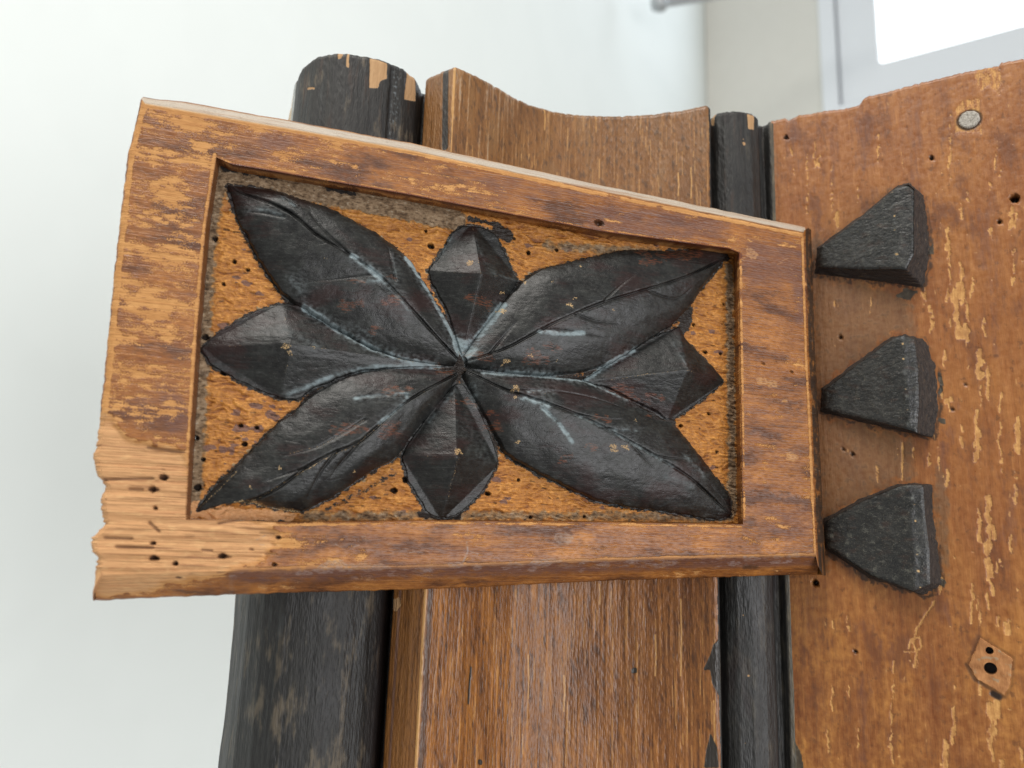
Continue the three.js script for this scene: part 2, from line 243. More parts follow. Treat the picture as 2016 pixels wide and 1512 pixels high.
  out[0] = .5 + .16 * fib + .1 * fine + .24 * cover - .1 * str - .5 * h + bare * (.16 * fbm(u * .06, v * 1.6, 3) + .4 * fbm(u * .035, v * 3.2, 3));
  out[1] = lerp(.78, .42 + .1 * str, cover) + paleMask[k] * .15;
});
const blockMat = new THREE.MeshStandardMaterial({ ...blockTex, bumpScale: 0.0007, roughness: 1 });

const frameW = (u, v) => { const b = bareField(u, v); let w = .12 * fbm(u * .03, v * .05, 2) + .1 * fbm(u * .05, v * .6, 3) - b * (.8 - 1.15 * erode(u, v)) - .9 * blockChart.at(holeMaskB, u, v) * b; for (const [x, y, r] of holesB) if (Math.hypot(u - x, v - y) < r) w -= 1.6; return w; };
const fb = new Build();
const bp = (u, v, w, ou = 0, ov = 0) => ({ p: block.p(u, v, w), t: blockChart.t(u + ou, v + ov) });
const steps = (i) => [60, 330, 40][i], stepsV = (j) => [34, 210, 42][j];
const edgeRag = (y) => lerp(1.5 * fbm(y * .03, 2, 4), 7.5 * fbm(y * .04, 4, 4) + 3.5 * noise(y * .21, 6), sst(830, 890, y));
for (let j = 0; j < 3; j++) for (let i = 0; i < 3; i++) {
  if (i === 1 && j === 1) continue;
  const rows = [];
  for (let b = 0; b <= stepsV(j); b++) { const row = []; for (let a = 0; a <= steps(i); a++) {
    let [x, y] = node(i, a / steps(i), j, b / stepsV(j)); if (i === 0) x += edgeRag(y) * (1 - a / steps(i));
    const [u, v] = block.hit(x, y); row.push(bp(u, v, frameW(u, v))); } rows.push(row); }
  fb.grid(rows, true);
}
// rounded arrises and the sides running back
function rim(side) {
  const N = 420, rows = [];
  const prof = { top: [[0, 0], [1.2, -.5], [3.4, -2.6], [5.6, -5], [6, -6.4], [6, -30]], bottom: [[0, 0], [.4, -.2], [3.4, -3.2], [6.0, -5.9], [6.4, -6.6], [6.4, -30]], left: [[0, 0], [.7, -.25], [1.35, -1.1], [1.7, -2.4], [1.8, -4], [1.8, -38]], right: [[0, 0], [1.0, -.3], [3.2, -1.0], [5.2, -2.0], [6.2, -4], [6.4, -17]] }[side];
  for (const [o, w] of prof) {
    const row = [];
    for (let k = 0; k <= N; k++) {
      const s = k / N, i = s < .14 ? 0 : s < .92 ? 1 : 2, a = i === 0 ? s / .14 : i === 1 ? (s - .14) / .78 : (s - .92) / .08, j = s < .1 ? 0 : s < .86 ? 1 : 2, b = j === 0 ? s / .1 : j === 1 ? (s - .1) / .76 : (s - .86) / .14;
      let [x, y] = side === 'top' ? node(i, a, 0, 0) : side === 'bottom' ? node(i, a, 2, 1) : side === 'left' ? node(0, 0, j, b) : node(2, 1, j, b);
      if (side === 'left') x += edgeRag(y); else if (i === 0 && (side === 'top' || side === 'bottom')) x += edgeRag(y) * (1 - a);
      const oo = side === 'top' ? o * (.84 + .16 * sst(0, .07, s)) : o; const [u, v] = block.hit(x, y), cL = (side === 'top' || side === 'bottom') ? -1.8 * (1 - sst(0, .012, s)) * Math.min(1, o / 2) + 5 * sst(.975, 1, s) * Math.min(1, o / 5) : 0;
      const cT = (side === 'left' || side === 'right') ? (side === 'left' ? 2.7 : 3.4) * (1 - sst(0, .03, s)) * Math.min(1, o / 1.8) - 6.4 * sst(.985, 1, s) * Math.min(1, o / 1.8) : 0;
      const rag = o > 0 ? .22 * fbm(u * .16, v * .5 + o * .1, 3) + (side === 'bottom' ? .2 * noise(u * .4, 3) : 0) : 0;
      const du = side === 'left' ? -o - rag : side === 'right' ? o + rag * .4 : cL, dv = side === 'top' ? oo + rag : side === 'bottom' ? -o - rag : cT;
      const arc = Math.min(o * 1.2 - w * .3, 11);
      row.push({ p: block.p(u + du, v + dv, w + frameW(u, v)), t: blockChart.t(u + (side === 'left' ? -Math.min(arc, 9) : side === 'right' ? arc : 0), v + (side === 'top' ? arc : side === 'bottom' ? -arc : 0)) });
    }
    rows.push(row);
  }
  fb.grid(rows, side === 'bottom' || side === 'left');
}
['top', 'bottom', 'left', 'right'].forEach(rim);
// walls of the sunk field
const fl = { l: (y) => lin(cv.xs[1], y) + 9, r: (y) => lin(cv.xs[2], y) - 10, t: (x) => lin(cv.ys[1], x) + 13, b: (x) => lin(cv.ys[2], x) - 3 };
function floorNode(a, b) { let x = 900, y = 700; for (let k = 0; k < 9; k++) { x = lerp(fl.l(y), fl.r(y), a); y = lerp(fl.t(x), fl.b(x), b); } return [x, y]; }
{
  const N = 260;
  const wall = (f, h, flip) => { const rows = [[], [], [], []]; for (let k = 0; k <= N; k++) { const s = k / N, [x, y] = f(s), [u, v] = block.hit(x, y), [X, Y] = h(s), [U, V] = block.hit(X, Y, FLOOR); const w0 = frameW(u, v), q = .3 * fbm(u * .1, v * .1 + 5, 2); rows[0].push(bp(u, v, w0)); rows[1].push(bp(lerp(u, U, .06), lerp(v, V, .06), w0 - .35)); rows[2].push(bp(lerp(u, U, .6) + q, lerp(v, V, .6) + q, FLOOR * .6)); rows[3].push(bp(U, V, FLOOR - .7)); } fb.grid(rows, flip); };
  wall(s => node(1, s, 1, 0), s => floorNode(s, 0), true); wall(s => node(1, s, 1, 1), s => floorNode(s, 1), false);
  wall(s => node(1, 0, 1, s), s => floorNode(0, s), false); wall(s => node(1, 1, 1, s), s => floorNode(1, s), true);
}
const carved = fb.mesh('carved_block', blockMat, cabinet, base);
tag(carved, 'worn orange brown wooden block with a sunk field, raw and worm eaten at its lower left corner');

// ---- leaves and buds: outlines as seen, laid on the sunk field
const LEAVES = [
  { up: [[448, 361], [525, 370], [584, 390], [642, 408], [688, 431], [744, 463], [793, 501], [828, 547], [860, 600], [889, 649], [903, 696]], lo: [[448, 361], [467, 425], [488, 463], [511, 510], [537, 550], [560, 579], [584, 596], [619, 617], [671, 649], [729, 681], [802, 707], [896, 718]], mid: [[448, 361], [476, 379], [569, 428], [622, 475], [686, 515], [744, 556], [802, 614], [860, 672], [900, 708]],
    veins: [[[569, 428], [500, 388]], [[581, 413], [550, 385]], [[560, 437], [485, 419]], [[773, 562], [761, 495]], [[735, 552], [650, 560], [600, 562]], [[790, 600], [735, 570]], [[686, 515], [640, 470], [610, 430]]] },
  { up: [[1438, 494], [1398, 486], [1321, 494], [1244, 492], [1167, 506], [1106, 521], [1060, 534], [1020, 565], [992, 598], [952, 648], [916, 700]], lo: [[1438, 494], [1423, 518], [1383, 568], [1340, 623], [1290, 660], [1244, 688], [1198, 715], [1137, 731], [1075, 736], [1014, 732], [920, 720]], mid: [[1438, 496], [1423, 509], [1337, 552], [1244, 583], [1177, 604], [1121, 626], [1060, 654], [989, 691], [920, 711]],
    veins: [[[1177, 600], [1210, 570], [1244, 545]], [[1060, 655], [1140, 663], [1190, 672]], [[1262, 580], [1300, 592], [1330, 590], [1355, 570]], [[960, 700], [1010, 640]], [[1121, 627], [1160, 640], [1205, 643]]] },
  { up: [[388, 1004], [420, 962], [479, 905], [539, 843], [583, 807], [619, 777], [672, 748], [747, 729], [821, 727], [896, 730]], lo: [[388, 1004], [464, 986], [524, 994], [589, 1004], [643, 983], [687, 956], [732, 926], [777, 902], [794, 879], [821, 843], [860, 798], [902, 742]], mid: [[388, 1004], [473, 992], [539, 968], [598, 925], [658, 893], [702, 876], [747, 837], [806, 789], [900, 736]],
    veins: [[[714, 831], [628, 882], [560, 900]], [[660, 892], [630, 930], [604, 980]], [[800, 783], [740, 783], [696, 789]], [[702, 876], [668, 915], [650, 940]], [[598, 925], [520, 950]]] },
  { up: [[1444, 1014], [1438, 971], [1407, 934], [1367, 884], [1327, 838], [1290, 822], [1229, 786], [1167, 758], [1121, 746], [1044, 740], [922, 728]], lo: [[1444, 1014], [1413, 1021], [1321, 1007], [1229, 995], [1183, 986], [1137, 967], [1075, 937], [1029, 912], [998, 891], [968, 838], [940, 786], [912, 738]], mid: [[1444, 1014], [1352, 945], [1275, 900], [1183, 851], [1121, 820], [1044, 791], [983, 768], [918, 732]],
    veins: [[[1000, 772], [1081, 774], [1167, 790], [1240, 815]], [[1057, 808], [1090, 840], [1115, 875]], [[1183, 848], [1215, 854], [1260, 846]], [[1121, 820], [1170, 830], [1215, 830]], [[1275, 900], [1310, 905], [1345, 906]], [[1230, 880], [1275, 925]]] },
];
const BUDS = [
  { out: [[932, 441], [955, 446], [974, 456], [995, 491], [1014, 534], [1022, 549], [1008, 573], [989, 600], [961, 637], [928, 674], [912, 696], [898, 655], [881, 606], [857, 562], [846, 530], [868, 500], [894, 456], [912, 443]], apex: [938, 551], cor: [0, 5, 10, 14] },
  { out: [[397, 682], [429, 655], [467, 632], [511, 608], [555, 596], [584, 598], [619, 624], [671, 656], [729, 688], [802, 711], [880, 719], [806, 721], [717, 728], [658, 746], [613, 766], [583, 784], [553, 781], [509, 766], [464, 743], [414, 714]], apex: [572, 684], cor: [0, 4, 10, 16] },
  { out: [[1429, 749], [1389, 703], [1352, 668], [1340, 644], [1290, 661], [1244, 691], [1198, 719], [1152, 747], [1198, 761], [1244, 784], [1290, 806], [1318, 824], [1343, 815], [1383, 787]], apex: [1335, 735], cor: [0, 3, 7, 11] },
  { out: [[897, 756], [866, 790], [836, 829], [806, 874], [794, 897], [803, 938], [824, 974], [842, 1007], [872, 1021], [900, 1014], [921, 998], [952, 967], [981, 914], [980, 891], [965, 849], [943, 802], [914, 755]], apex: [890, 902], cor: [0, 4, 8, 12] },
];
const PW = FLOOR + 2;
const cq = (pts) => pts.map(([x, y]) => block.hit(x, y, PW));
for (const l of LEAVES) { l.up = cq(smoothPts(l.up, 80)); l.lo = cq(smoothPts(l.lo, 80)); l.mid = cq(smoothPts(l.mid, 80)); l.veins = l.veins.map(v => cq(smoothPts(v, 14))); l.poly = [...l.up, ...l.lo.slice().reverse()]; }
for (const b of BUDS) { b.cors = b.cor.map(i => block.hit(...b.out[i], PW)); b.ap = block.hit(...b.apex, PW); b.poly = cq(b.out); }
const carveChart = new Chart(0, 1, 0, 1, 1);
{ const p = block.hit(350, 1050), q = block.hit(1475, 480), r = block.hit(420, 290); const C = carveChart; C.u0 = p[0] - 3; C.u1 = q[0] + 3; C.v0 = p[1] - 3; C.v1 = r[1] + 3; C.s = 1 / 0.095; C.W = Math.round((C.u1 - C.u0) * C.s); C.H = Math.round((C.v1 - C.v0) * C.s); }
const polys = [...LEAVES, ...BUDS].map(q => q.poly);
const dust = [[[[800, 512], [828, 550], [860, 606], [889, 655], [906, 690]], 1.5, 1], [[[990, 600], [961, 640], [930, 676], [912, 695]], 1.7, .95], [[[905, 680], [915, 692], [925, 682]], 3.4, 1], [[[600, 606], [640, 632], [671, 653], [729, 685], [802, 709], [860, 718]], 1.25, 1], [[[565, 776], [613, 757], [658, 740], [717, 725], [806, 720], [870, 722]], 1.0, .75], [[[950, 734], [1014, 736], [1075, 740], [1137, 747], [1155, 745], [1198, 717], [1250, 689]], 1.3, 1], [[[1152, 750], [1198, 772], [1260, 800], [1330, 832]], 1.2, .7], [[[898, 765], [870, 800], [845, 832]], .9, .5],
  [[[690, 518], [716, 536], [744, 558]], 1.3, .95], [[[744, 560], [775, 590], [802, 622]], 1.4, .6], [[[700, 565], [752, 570], [800, 618]], .8, .6], [[[1052, 660], [1095, 664], [1138, 663]], 1.1, 1], [[[1060, 650], [1120, 632], [1165, 612]], .7, .4], [[[1032, 774], [1081, 774]], .9, .85], [[[1017, 787], [1069, 803]], 1.2, .95], [[[1057, 808], [1090, 840], [1115, 875]], 1.0, .9], [[[1121, 822], [1183, 849], [1229, 876], [1315, 922]], .9, .7], [[[1183, 849], [1240, 852]], .9, .6], [[[1300, 940], [1352, 958]], 1.8, .45], [[[1340, 900], [1380, 940]], 1.4, .45], [[[696, 789], [760, 782], [800, 782], [775, 812], [740, 838]], .8, .8], [[[555, 393], [581, 414]], .9, .8], [[[485, 419], [520, 420], [560, 437]], .5, .8], [[[770, 500], [773, 545], [775, 565]], .8, .55], [[[580, 555], [600, 575]], 2.6, .4], [[[690, 640], [730, 665]], 1, .4], [[[868, 500], [893, 458]], 1.1, .55], [[[935, 470], [960, 540], [1015, 548]], .7, .4], [[[560, 655], [620, 690]], 2, .35], [[[1322, 670], [1340, 740]], .6, .6], [[[930, 760], [940, 800]], 1.5, .5], [[[912, 840], [950, 890]], 3.5, .25], [[[800, 925], [835, 1000]], .7, .4]];
const petalMask = carveChart.mask(g => { for (const p of polys) { fill(g, p); stroke(g, [...p, p[0]], .9); } }, .5);
const spillShadeMask = carveChart.mask(g => { for (const p of polys) stroke(g, [...p, p[0]], 1.7, .62); blob(g, block.hit(904, 722, PW), 4, 1); for (const [p, w, v] of dust.slice(0, 7)) stroke(g, cq(p), 2.4, v);
  stroke(g, cq([[440, 326], [500, 334], [545, 346]]), 1.3, 1); stroke(g, cq([[640, 362], [700, 376]]), 1.1, .9); stroke(g, cq([[925, 425], [990, 440]]), 1.2, 1); stroke(g, cq([[1320, 490], [1440, 505]]), 1.4, 1); stroke(g, cq([[470, 1022], [560, 1026]]), 1.5, 1); stroke(g, cq([[985, 450], [1005, 460]]), 4, .8); fill(g, cq([[1345, 615], [1372, 600], [1366, 640], [1340, 665]]), 1); stroke(g, cq([[640, 1005], [700, 975], [780, 930]]), 1.6, .4); stroke(g, cq([[830, 1012], [905, 1016]]), 1.8, .9); }, .7);  // black overspill, plus the shade of gaps between and below petals painted in
const dustMask = carveChart.mask(g => { g.globalCompositeOperation = 'lighten'; for (const [p, w, v] of dust) stroke(g, cq(smoothPts(p, 20)), w * 1.45, v * .95); }, .8);
const goldMask = carveChart.mask(g => {
  for (const [x, y, r] of [[563, 688, 10], [570, 700, 6], [920, 524, 9], [990, 577, 8], [985, 615, 9], [1028, 560, 6], [1111, 610, 9], [1120, 598, 5], [992, 718, 9], [1038, 707, 6], [1090, 714, 4], [1010, 768, 11], [1006, 785, 5], [895, 893, 9], [1195, 888, 12], [1215, 884, 8], [1015, 873, 6], [495, 960, 5], [550, 925, 5], [693, 930, 5], [620, 690, 5], [1140, 528, 5], [1195, 618, 5], [1080, 560, 4], [1240, 830, 4], [640, 520, 3]]) for (let i = 0; i < 5; i++) blob(g, block.hit(x + (rnd() - .5) * r * 1.5, y + (rnd() - .5) * r * 1.2, PW), r * .055, .9, 1.3);
  for (const [p, w] of [[[[747, 837], [696, 882], [646, 902], [568, 947], [503, 986]], .36], [[[714, 831], [628, 882], [568, 896]], .3], [[[895, 905], [886, 945], [881, 985]], .3], [[[1200, 748], [1260, 742], [1320, 735]], .28], [[[388, 1004], [430, 965], [470, 925]], .35], [[[464, 990], [500, 988], [530, 1000], [590, 1008]], .9], [[[1100, 650], [1180, 655]], .2], [[[1020, 778], [1080, 780]], .2], [[[1150, 600], [1330, 548]], .15]]) stroke(g, cq(p), w, .9);
  for (const b of BUDS) for (const q of b.cors) { let p = b.ap; for (let i = 1; i <= 9; i++) { const n = [lerp(b.ap[0], q[0], i / 9) + (rnd() - .5) * .3, lerp(b.ap[1], q[1], i / 9) + (rnd() - .5) * .3]; if (rnd() < .45) stroke(g, [p, n], .15 + rnd() * .2, .55 + rnd() * .45); p = n; } }
  for (const l of LEAVES) for (let i = 6; i < 70; i += 5) if (rnd() < .5) stroke(g, l.mid.slice(i, i + 3 + Math.floor(rnd() * 4)), .15 + rnd() * .18, .5 + rnd() * .4);
  for (let i = 0; i < 420; i++) blob(g, block.hit(440 + rnd() * 960, 380 + rnd() * 630, PW), .07 + rnd() * rnd() * .16, .4 + rnd() * .5);
}, .12);
const redMask = carveChart.mask(g => { for (const [x, y, r] of [[1170, 828, 12], [1155, 885, 9], [930, 790, 10], [975, 840, 12], [965, 815, 8], [1280, 820, 9], [900, 790, 7], [1110, 905, 10], [700, 560, 10], [760, 555, 8], [690, 610, 14], [740, 650, 10], [1330, 500, 30], [780, 772, 16], [760, 600, 14], [940, 600, 18], [690, 850, 22], [760, 850, 16], [1230, 770, 22], [1290, 785, 12], [1280, 510, 20], [880, 730, 16], [940, 705, 16], [1060, 700, 20]]) for (let i = 0; i < 4; i++) blob(g, block.hit(x + (rnd() - .5) * r * 2.4, y + (rnd() - .5) * r * 1.4, PW), r * .075, .8, 2.2); }, .6);
const grimeC = carveChart.mask(g => { stroke(g, cq([[440, 344], [600, 368], [760, 400], [900, 428]]), 6.5, 1); stroke(g, cq([[450, 350], [480, 440], [525, 510]]), 2.6, .9); stroke(g, cq([[434, 340], [412, 450], [402, 600], [398, 680], [388, 850], [378, 1000]]), 3.6, .95); stroke(g, cq([[1442, 520], [1446, 760], [1450, 1010]]), 2.8, .85); stroke(g, cq([[1080, 480], [1300, 492]]), 3.2, .55); stroke(g, cq([[600, 1016], [900, 1014], [1180, 1016], [1440, 1020]]), 2.6, .6); stroke(g, cq([[840, 1018], [910, 1018]]), 3, .6); }, 1.8);
const holesC = [[848, 485, 5], [838, 455, 2.5], [488, 532, 3], [404, 664, 5], [386, 862, 4], [390, 960, 5], [1040, 498, 4], [1012, 470, 2.5], [1095, 492, 3], [798, 945, 5], [776, 966, 5], [1388, 694, 4], [1418, 697, 3], [1365, 640, 3], [506, 842, 3], [482, 875, 4], [424, 470, 4], [462, 515, 3], [440, 735, 3], [400, 905, 3], [750, 905, 3], [960, 972, 4], [1045, 1018, 3], [1150, 1018, 3], [1020, 945, 3], [1395, 815, 3], [1340, 838, 3], [1410, 890, 3], [1425, 600, 2.5], [1385, 740, 3], [880, 480, 2.5], [474, 838, 3], [440, 560, 2.5]].map(([x, y, r]) => [...block.hit(x, y, FLOOR), r * .14]);
const holeMaskC = carveChart.mask(g => { for (const [x, y, r] of holesC) blob(g, [x, y], r, 1, 1.2); for (let i = 0; i < 620; i++) { const [u, v] = block.hit(400 + rnd() * 1040, 440 + rnd() * 585, FLOOR), l = .2 + rnd() * 1.6; stroke(g, [[u, v], [u + l, v + (rnd() - .5) * .4]], .12 + rnd() * .2, .4 + rnd() * .5); } }, .1);
const speckC = carveChart.mask(g => { for (let i = 0; i < 60; i++) blob(g, block.hit(400 + rnd() * 230, 725 + rnd() * 230, FLOOR), .25 + rnd() * .8, .7, 1.7); for (let i = 0; i < 110; i++) blob(g, block.hit(400 + rnd() * 1040, 450 + rnd() * 570, FLOOR), .2 + rnd() * .7, .6, 1.8); }, .25);
const crumbC = carveChart.mask(g => { for (const p of polys) for (let i = 0; i < 30; i++) { const q = p[Math.floor(rnd() * p.length)]; blob(g, [q[0] + (rnd() - .5) * 2.2, q[1] + (rnd() - .5) * 2.2], .25 + rnd() * .5, .8, 1.5); } }, .3);
const bareC = carveChart.mask(g => { fill(g, cq([[380, 1006], [440, 996], [470, 1000], [540, 1004], [590, 1012], [575, 1026], [440, 1024], [370, 1018]])); fill(g, cq([[376, 985], [395, 985], [385, 1006], [372, 1006]])); }, .5);
const veinMask = carveChart.mask(g => { for (const l of LEAVES) { stroke(g, l.mid, .5, .9); for (const v of l.veins) for (let i = 0; i < v.length - 1; i++) stroke(g, v.slice(i, i + 2), .4 - .25 * i / v.length, .75 - .5 * i / v.length); } for (let i = 0; i < 260; i++) { const [u, v] = block.hit(450 + rnd() * 960, 400 + rnd() * 600, PW), a = (rnd() - .5) * .7, l = .8 + rnd() * 4; stroke(g, [[u, v], [u + l * Math.cos(a), v + l * Math.sin(a)]], .12, .25 + rnd() * .3); } }, .22);
const floorTool = (u, v) => { const q = fbm(u * .12 + 4, v * .45, 3); return .55 * q + .45 * (1 - 2 * Math.abs(noise(u * .22 + q, v * 1.05 + noise(u * .15, v * .2) * 1.6))); };
const hazeMask = carveChart.mask(g => { g.globalCompositeOperation = 'lighten'; for (const [p, w, v] of dust) stroke(g, cq(smoothPts(p, 20)), w * 2.2 + .8, v); }, 2);
const carveTex = carveChart.paint((u, v, k, c, out) => {
  const fib = fbm(u * .12, v * 2.2, 3), fine = noise(u * 1.1, v * 7), mot = fbm(u * .22 + 31, v * .3, 4), tool = floorTool(u, v), grit = noise(u * 3.3, v * 4.4), mid = fbm(u * .7 + 70, v * 1.1, 4);
  const q1 = fbm(u * .55, v * .55 + 5, 4), q2 = fbm(u * .55 + 40, v * .55, 4), M = (m, a) => carveChart.at(m, u + q1 * a, v + q2 * a);
  const pet = sst(.35, .6, M(petalMask, .35) + .1 * grit);
  c[0] = 160 + tool * 30 + fib * 30 + mid * 34; c[1] = 103 + tool * 27 + fib * 26 + mid * 28; c[2] = 44 + tool * 14 + fib * 16 + mid * 18;
  L(c, 96, 52, 20, sst(.0, .5, -tool * .8 + fib * .4 + mid * .4) * .8); L(c, 222, 160, 88, sst(.25, .7, tool * .7 + fine * .2 + mid * .5) * .6);
  L(c, 96, 70, 70, sst(.3, .55, M(speckC, .5) + .25 * mid) * .75);
  const gr = sst(.16, .62, M(grimeC, 1.2) + .36 * fbm(u * .28 + 8, v * .34, 4)); L(c, 122 + mot * 44 + mid * 40, 104 + mot * 42 + mid * 40, 84 + mot * 38 + mid * 38, gr * .9); L(c, 66, 52, 38, gr * sst(.1, .5, -mid + fib * .3) * .6); L(c, 168, 160, 144, gr * sst(.28, .6, mid + grit * .2) * .6);
  L(c, 156, 138, 112, sst(.34, .6, M(crumbC, .5) + .3 * mid) * .8);
  L(c, 30, 26, 25, sst(.28, .5, M(spillShadeMask, .9) + .36 * mid + .12 * grit) * .93 * (1 - pet));
  const br = sst(.4, .6, M(bareC, .8) + .2 * mid); L(c, 204 + mid * 20, 152 + mid * 20, 104 + mid * 18, br * .95 * (1 - pet));
  L(c, 26, 16, 10, clamp(holeMaskC[k] * 1.1) * .9 * (1 - pet));
  let rough = .55 + gr * .3 + mid * .1;
  if (pet > 0) {
    const a = sst(-.35, .45, mot), r = 29 + a * 9 + fib * 7 + fine * 5 + mid * 8 + grit * 5, gC = 29 + a * 10 + fib * 7 + fine * 5 + mid * 8 + grit * 5, b = 28 + a * 9 + fib * 7 + fine * 5 + mid * 7 + grit * 4;
    L(c, r, gC, b, pet); L(c, 40, 24, 22, pet * sst(.0, .45, fbm(u * .06 + 77, v * .1, 3) - fib * .25 + mid * .15) * .8);
    L(c, 132, 66, 38, pet * sst(.42, .8, M(redMask, 1.2) * .75 + .6 * fbm(u * .45, v * 2.6, 4)) * .55);
    L(c, 84, 87, 84, pet * .8 * sst(.2, .8, fbm(u * .25 + 12, v * .9 + 2, 5) + fine * .22) * .5); L(c, 104, 100, 88, pet * sst(.5, .7, grit * .7 + mid * .45) * .5);
    const dm = M(dustMask, .16), d = sst(.16, .95, dm * (.9 + .75 * fbm(u * .2 + 3, v * .2, 3) + .3 * mid + .12 * grit)), hz = hazeMask[k] * sst(-.3, .5, mid + .1);
    L(c, 104, 114, 118, pet * hz * .62); L(c, 156, 172, 176, pet * d * .74);
    const go = sst(.5, .72, M(goldMask, .5) * .72 + .3 * noise(u * 3.1, v * 3.6) + .16 * noise(u * 7, v * 7)); L(c, 196, 162, 112, pet * go * .92);
    L(c, 18, 16, 16, pet * veinMask[k] * .4 * (1 - d)); rough = lerp(rough, .39 + .1 * mot + .12 * mid + .3 * d + .2 * go + .1 * hz, pet);
  }
  out[0] = .5 + lerp(.2 * tool + .16 * fib + .26 * mid + .06 * grit - .45 * holeMaskC[k], .02 * fib + .045 * mid + .01 * fine + .025 * grit + .06 * mot - .28 * veinMask[k] + .1 * dustMask[k], pet); out[1] = rough;
});
const carveMat = new THREE.MeshPhysicalMaterial({ ...carveTex, specularIntensity: .72, bumpScale: 0.0008, roughness: 1 });
const cp = (u, v, w) => ({ p: block.p(u, v, w), t: carveChart.t(u, v) });
{
  const B = new Build(), rows = [], NA = 420, NB = 240;
  for (let b = 0; b <= NB; b++) { const row = []; for (let a = 0; a <= NA; a++) { const [x, y] = floorNode(a / NA, b / NB), [u, v] = block.hit(x, y, FLOOR); let w = FLOOR + .7 * floorTool(u, v) + .2 * fbm(u * .8, v * 1.3, 3) + .3 * fbm(u * .05, v * .07, 2); for (const [hx, hy, r] of holesC) { const d = Math.hypot(u - hx, v - hy); if (d < r) w -= 1.5; } row.push(cp(u, v, w)); } rows.push(row); }
  B.grid(rows, true); tag(B.mesh('panel', carveMat, carved, new THREE.Vector3().copy(base)), 'rough cut orange ground of the sunk field, stained grey along its edges');
}
const mid0 = block.hit(904, 722, PW), away = (u, v) => sst(14, 30, Math.hypot(u - mid0[0], v - mid0[1]));
const rough3 = (u, v) => .16 * fbm(u * .16, v * .22, 3) + .05 * fbm(u * .5, v * .8, 3) + .02 * noise(u * .9, v * 1.6);
for (const l of LEAVES) {
  const B = new Build(), rows = [], NS = 230, NT = 84, at = (c, s) => { const f = s * (c.length - 1), i = Math.min(Math.floor(f), c.length - 2), t = f - i; return [lerp(c[i][0], c[i + 1][0], t), lerp(c[i][1], c[i + 1][1], t)]; };
  const height = (s, t) => { if (s > 2) return 0; const hs = (1.3 + 7.6 * Math.pow(Math.sin(Math.PI * clamp(.05 + .9 * (s))), .75) * (1 - .25 * s)) * (1 - .55 * sst(.8, 1, s)), a = Math.abs(t); return hs * (.34 + .66 * (.55 * (1 - Math.pow(a, 1.15)) + .45 * (1 - Math.pow(a, 4)))) + .16 * Math.sin(6.283 * (s * 4.2 - a * .9 + (t > 0 ? .3 : 0))) * a * (1 - a) * 4 * sst(0, .2, s) * sst(1, .75, s) + .22 * fbm(s * 5 + (t > 0 ? 9 : 3), a * 2.2, 3) * sst(0, .15, s); };
  for (let j = -2; j <= NT + 2; j++) { const row = [], tj = clamp(j, 0, NT), t = 1 - 2 * tj / NT; for (let i = 0; i <= NS; i++) {
    const s = i / NS, S = 1 - s, e = at(t > 0 ? l.up : l.lo, s), m = at(l.mid, s); let k = Math.abs(t), u = lerp(m[0], e[0], k), v = lerp(m[1], e[1], k);
    if (k > .85) { const q = (k - .85) / .15 * away(u, v), U = u, W0 = v; u += q * .6 * fbm(U * .3, W0 * .3 + 3, 3); v += q * .6 * fbm(U * .3 + 9, W0 * .3, 3); }
    let w = FLOOR + height(S, t) + rough3(u, v);
    let d = Math.min(segDist(l.mid.filter((_, q) => q % 4 === 0), u, v)); w -= .95 * Math.exp(-d * d / .13) * sst(0, .12, s) * (.5 + .5 * sst(-.3, .3, noise(u * .12, 5))); for (const vn of l.veins) { d = segDist(vn, u, v); if (d < 2) { const e = vn.at(-1), len = Math.hypot(e[0] - vn[0][0], e[1] - vn[0][1]), f = Math.hypot(u - vn[0][0], v - vn[0][1]) / len; w -= .55 * (1 - .85 * clamp(f)) * Math.exp(-d * d / .14); } }
    if (j < 0 || j > NT) { w = Math.abs(j < 0 ? j : j - NT) === 1 ? FLOOR + .25 : FLOOR - 1.2; const q = .25; u += (e[0] - m[0]) / (Math.hypot(e[0] - m[0], e[1] - m[1]) + .1) * q; v += (e[1] - m[1]) / (Math.hypot(e[0] - m[0], e[1] - m[1]) + .1) * q; }
    row.push(cp(u, v, w)); } rows.push(row); }
  B.grid(rows, l === LEAVES[0] || l === LEAVES[2]); l.mesh = B.mesh('leaf', carveMat, carved, base);
}
['upper left black carved leaf', 'upper right black carved leaf', 'lower left black carved leaf with tan veins', 'lower right black carved leaf with dusty veins'].forEach((t, i) => tag(LEAVES[i].mesh, t));
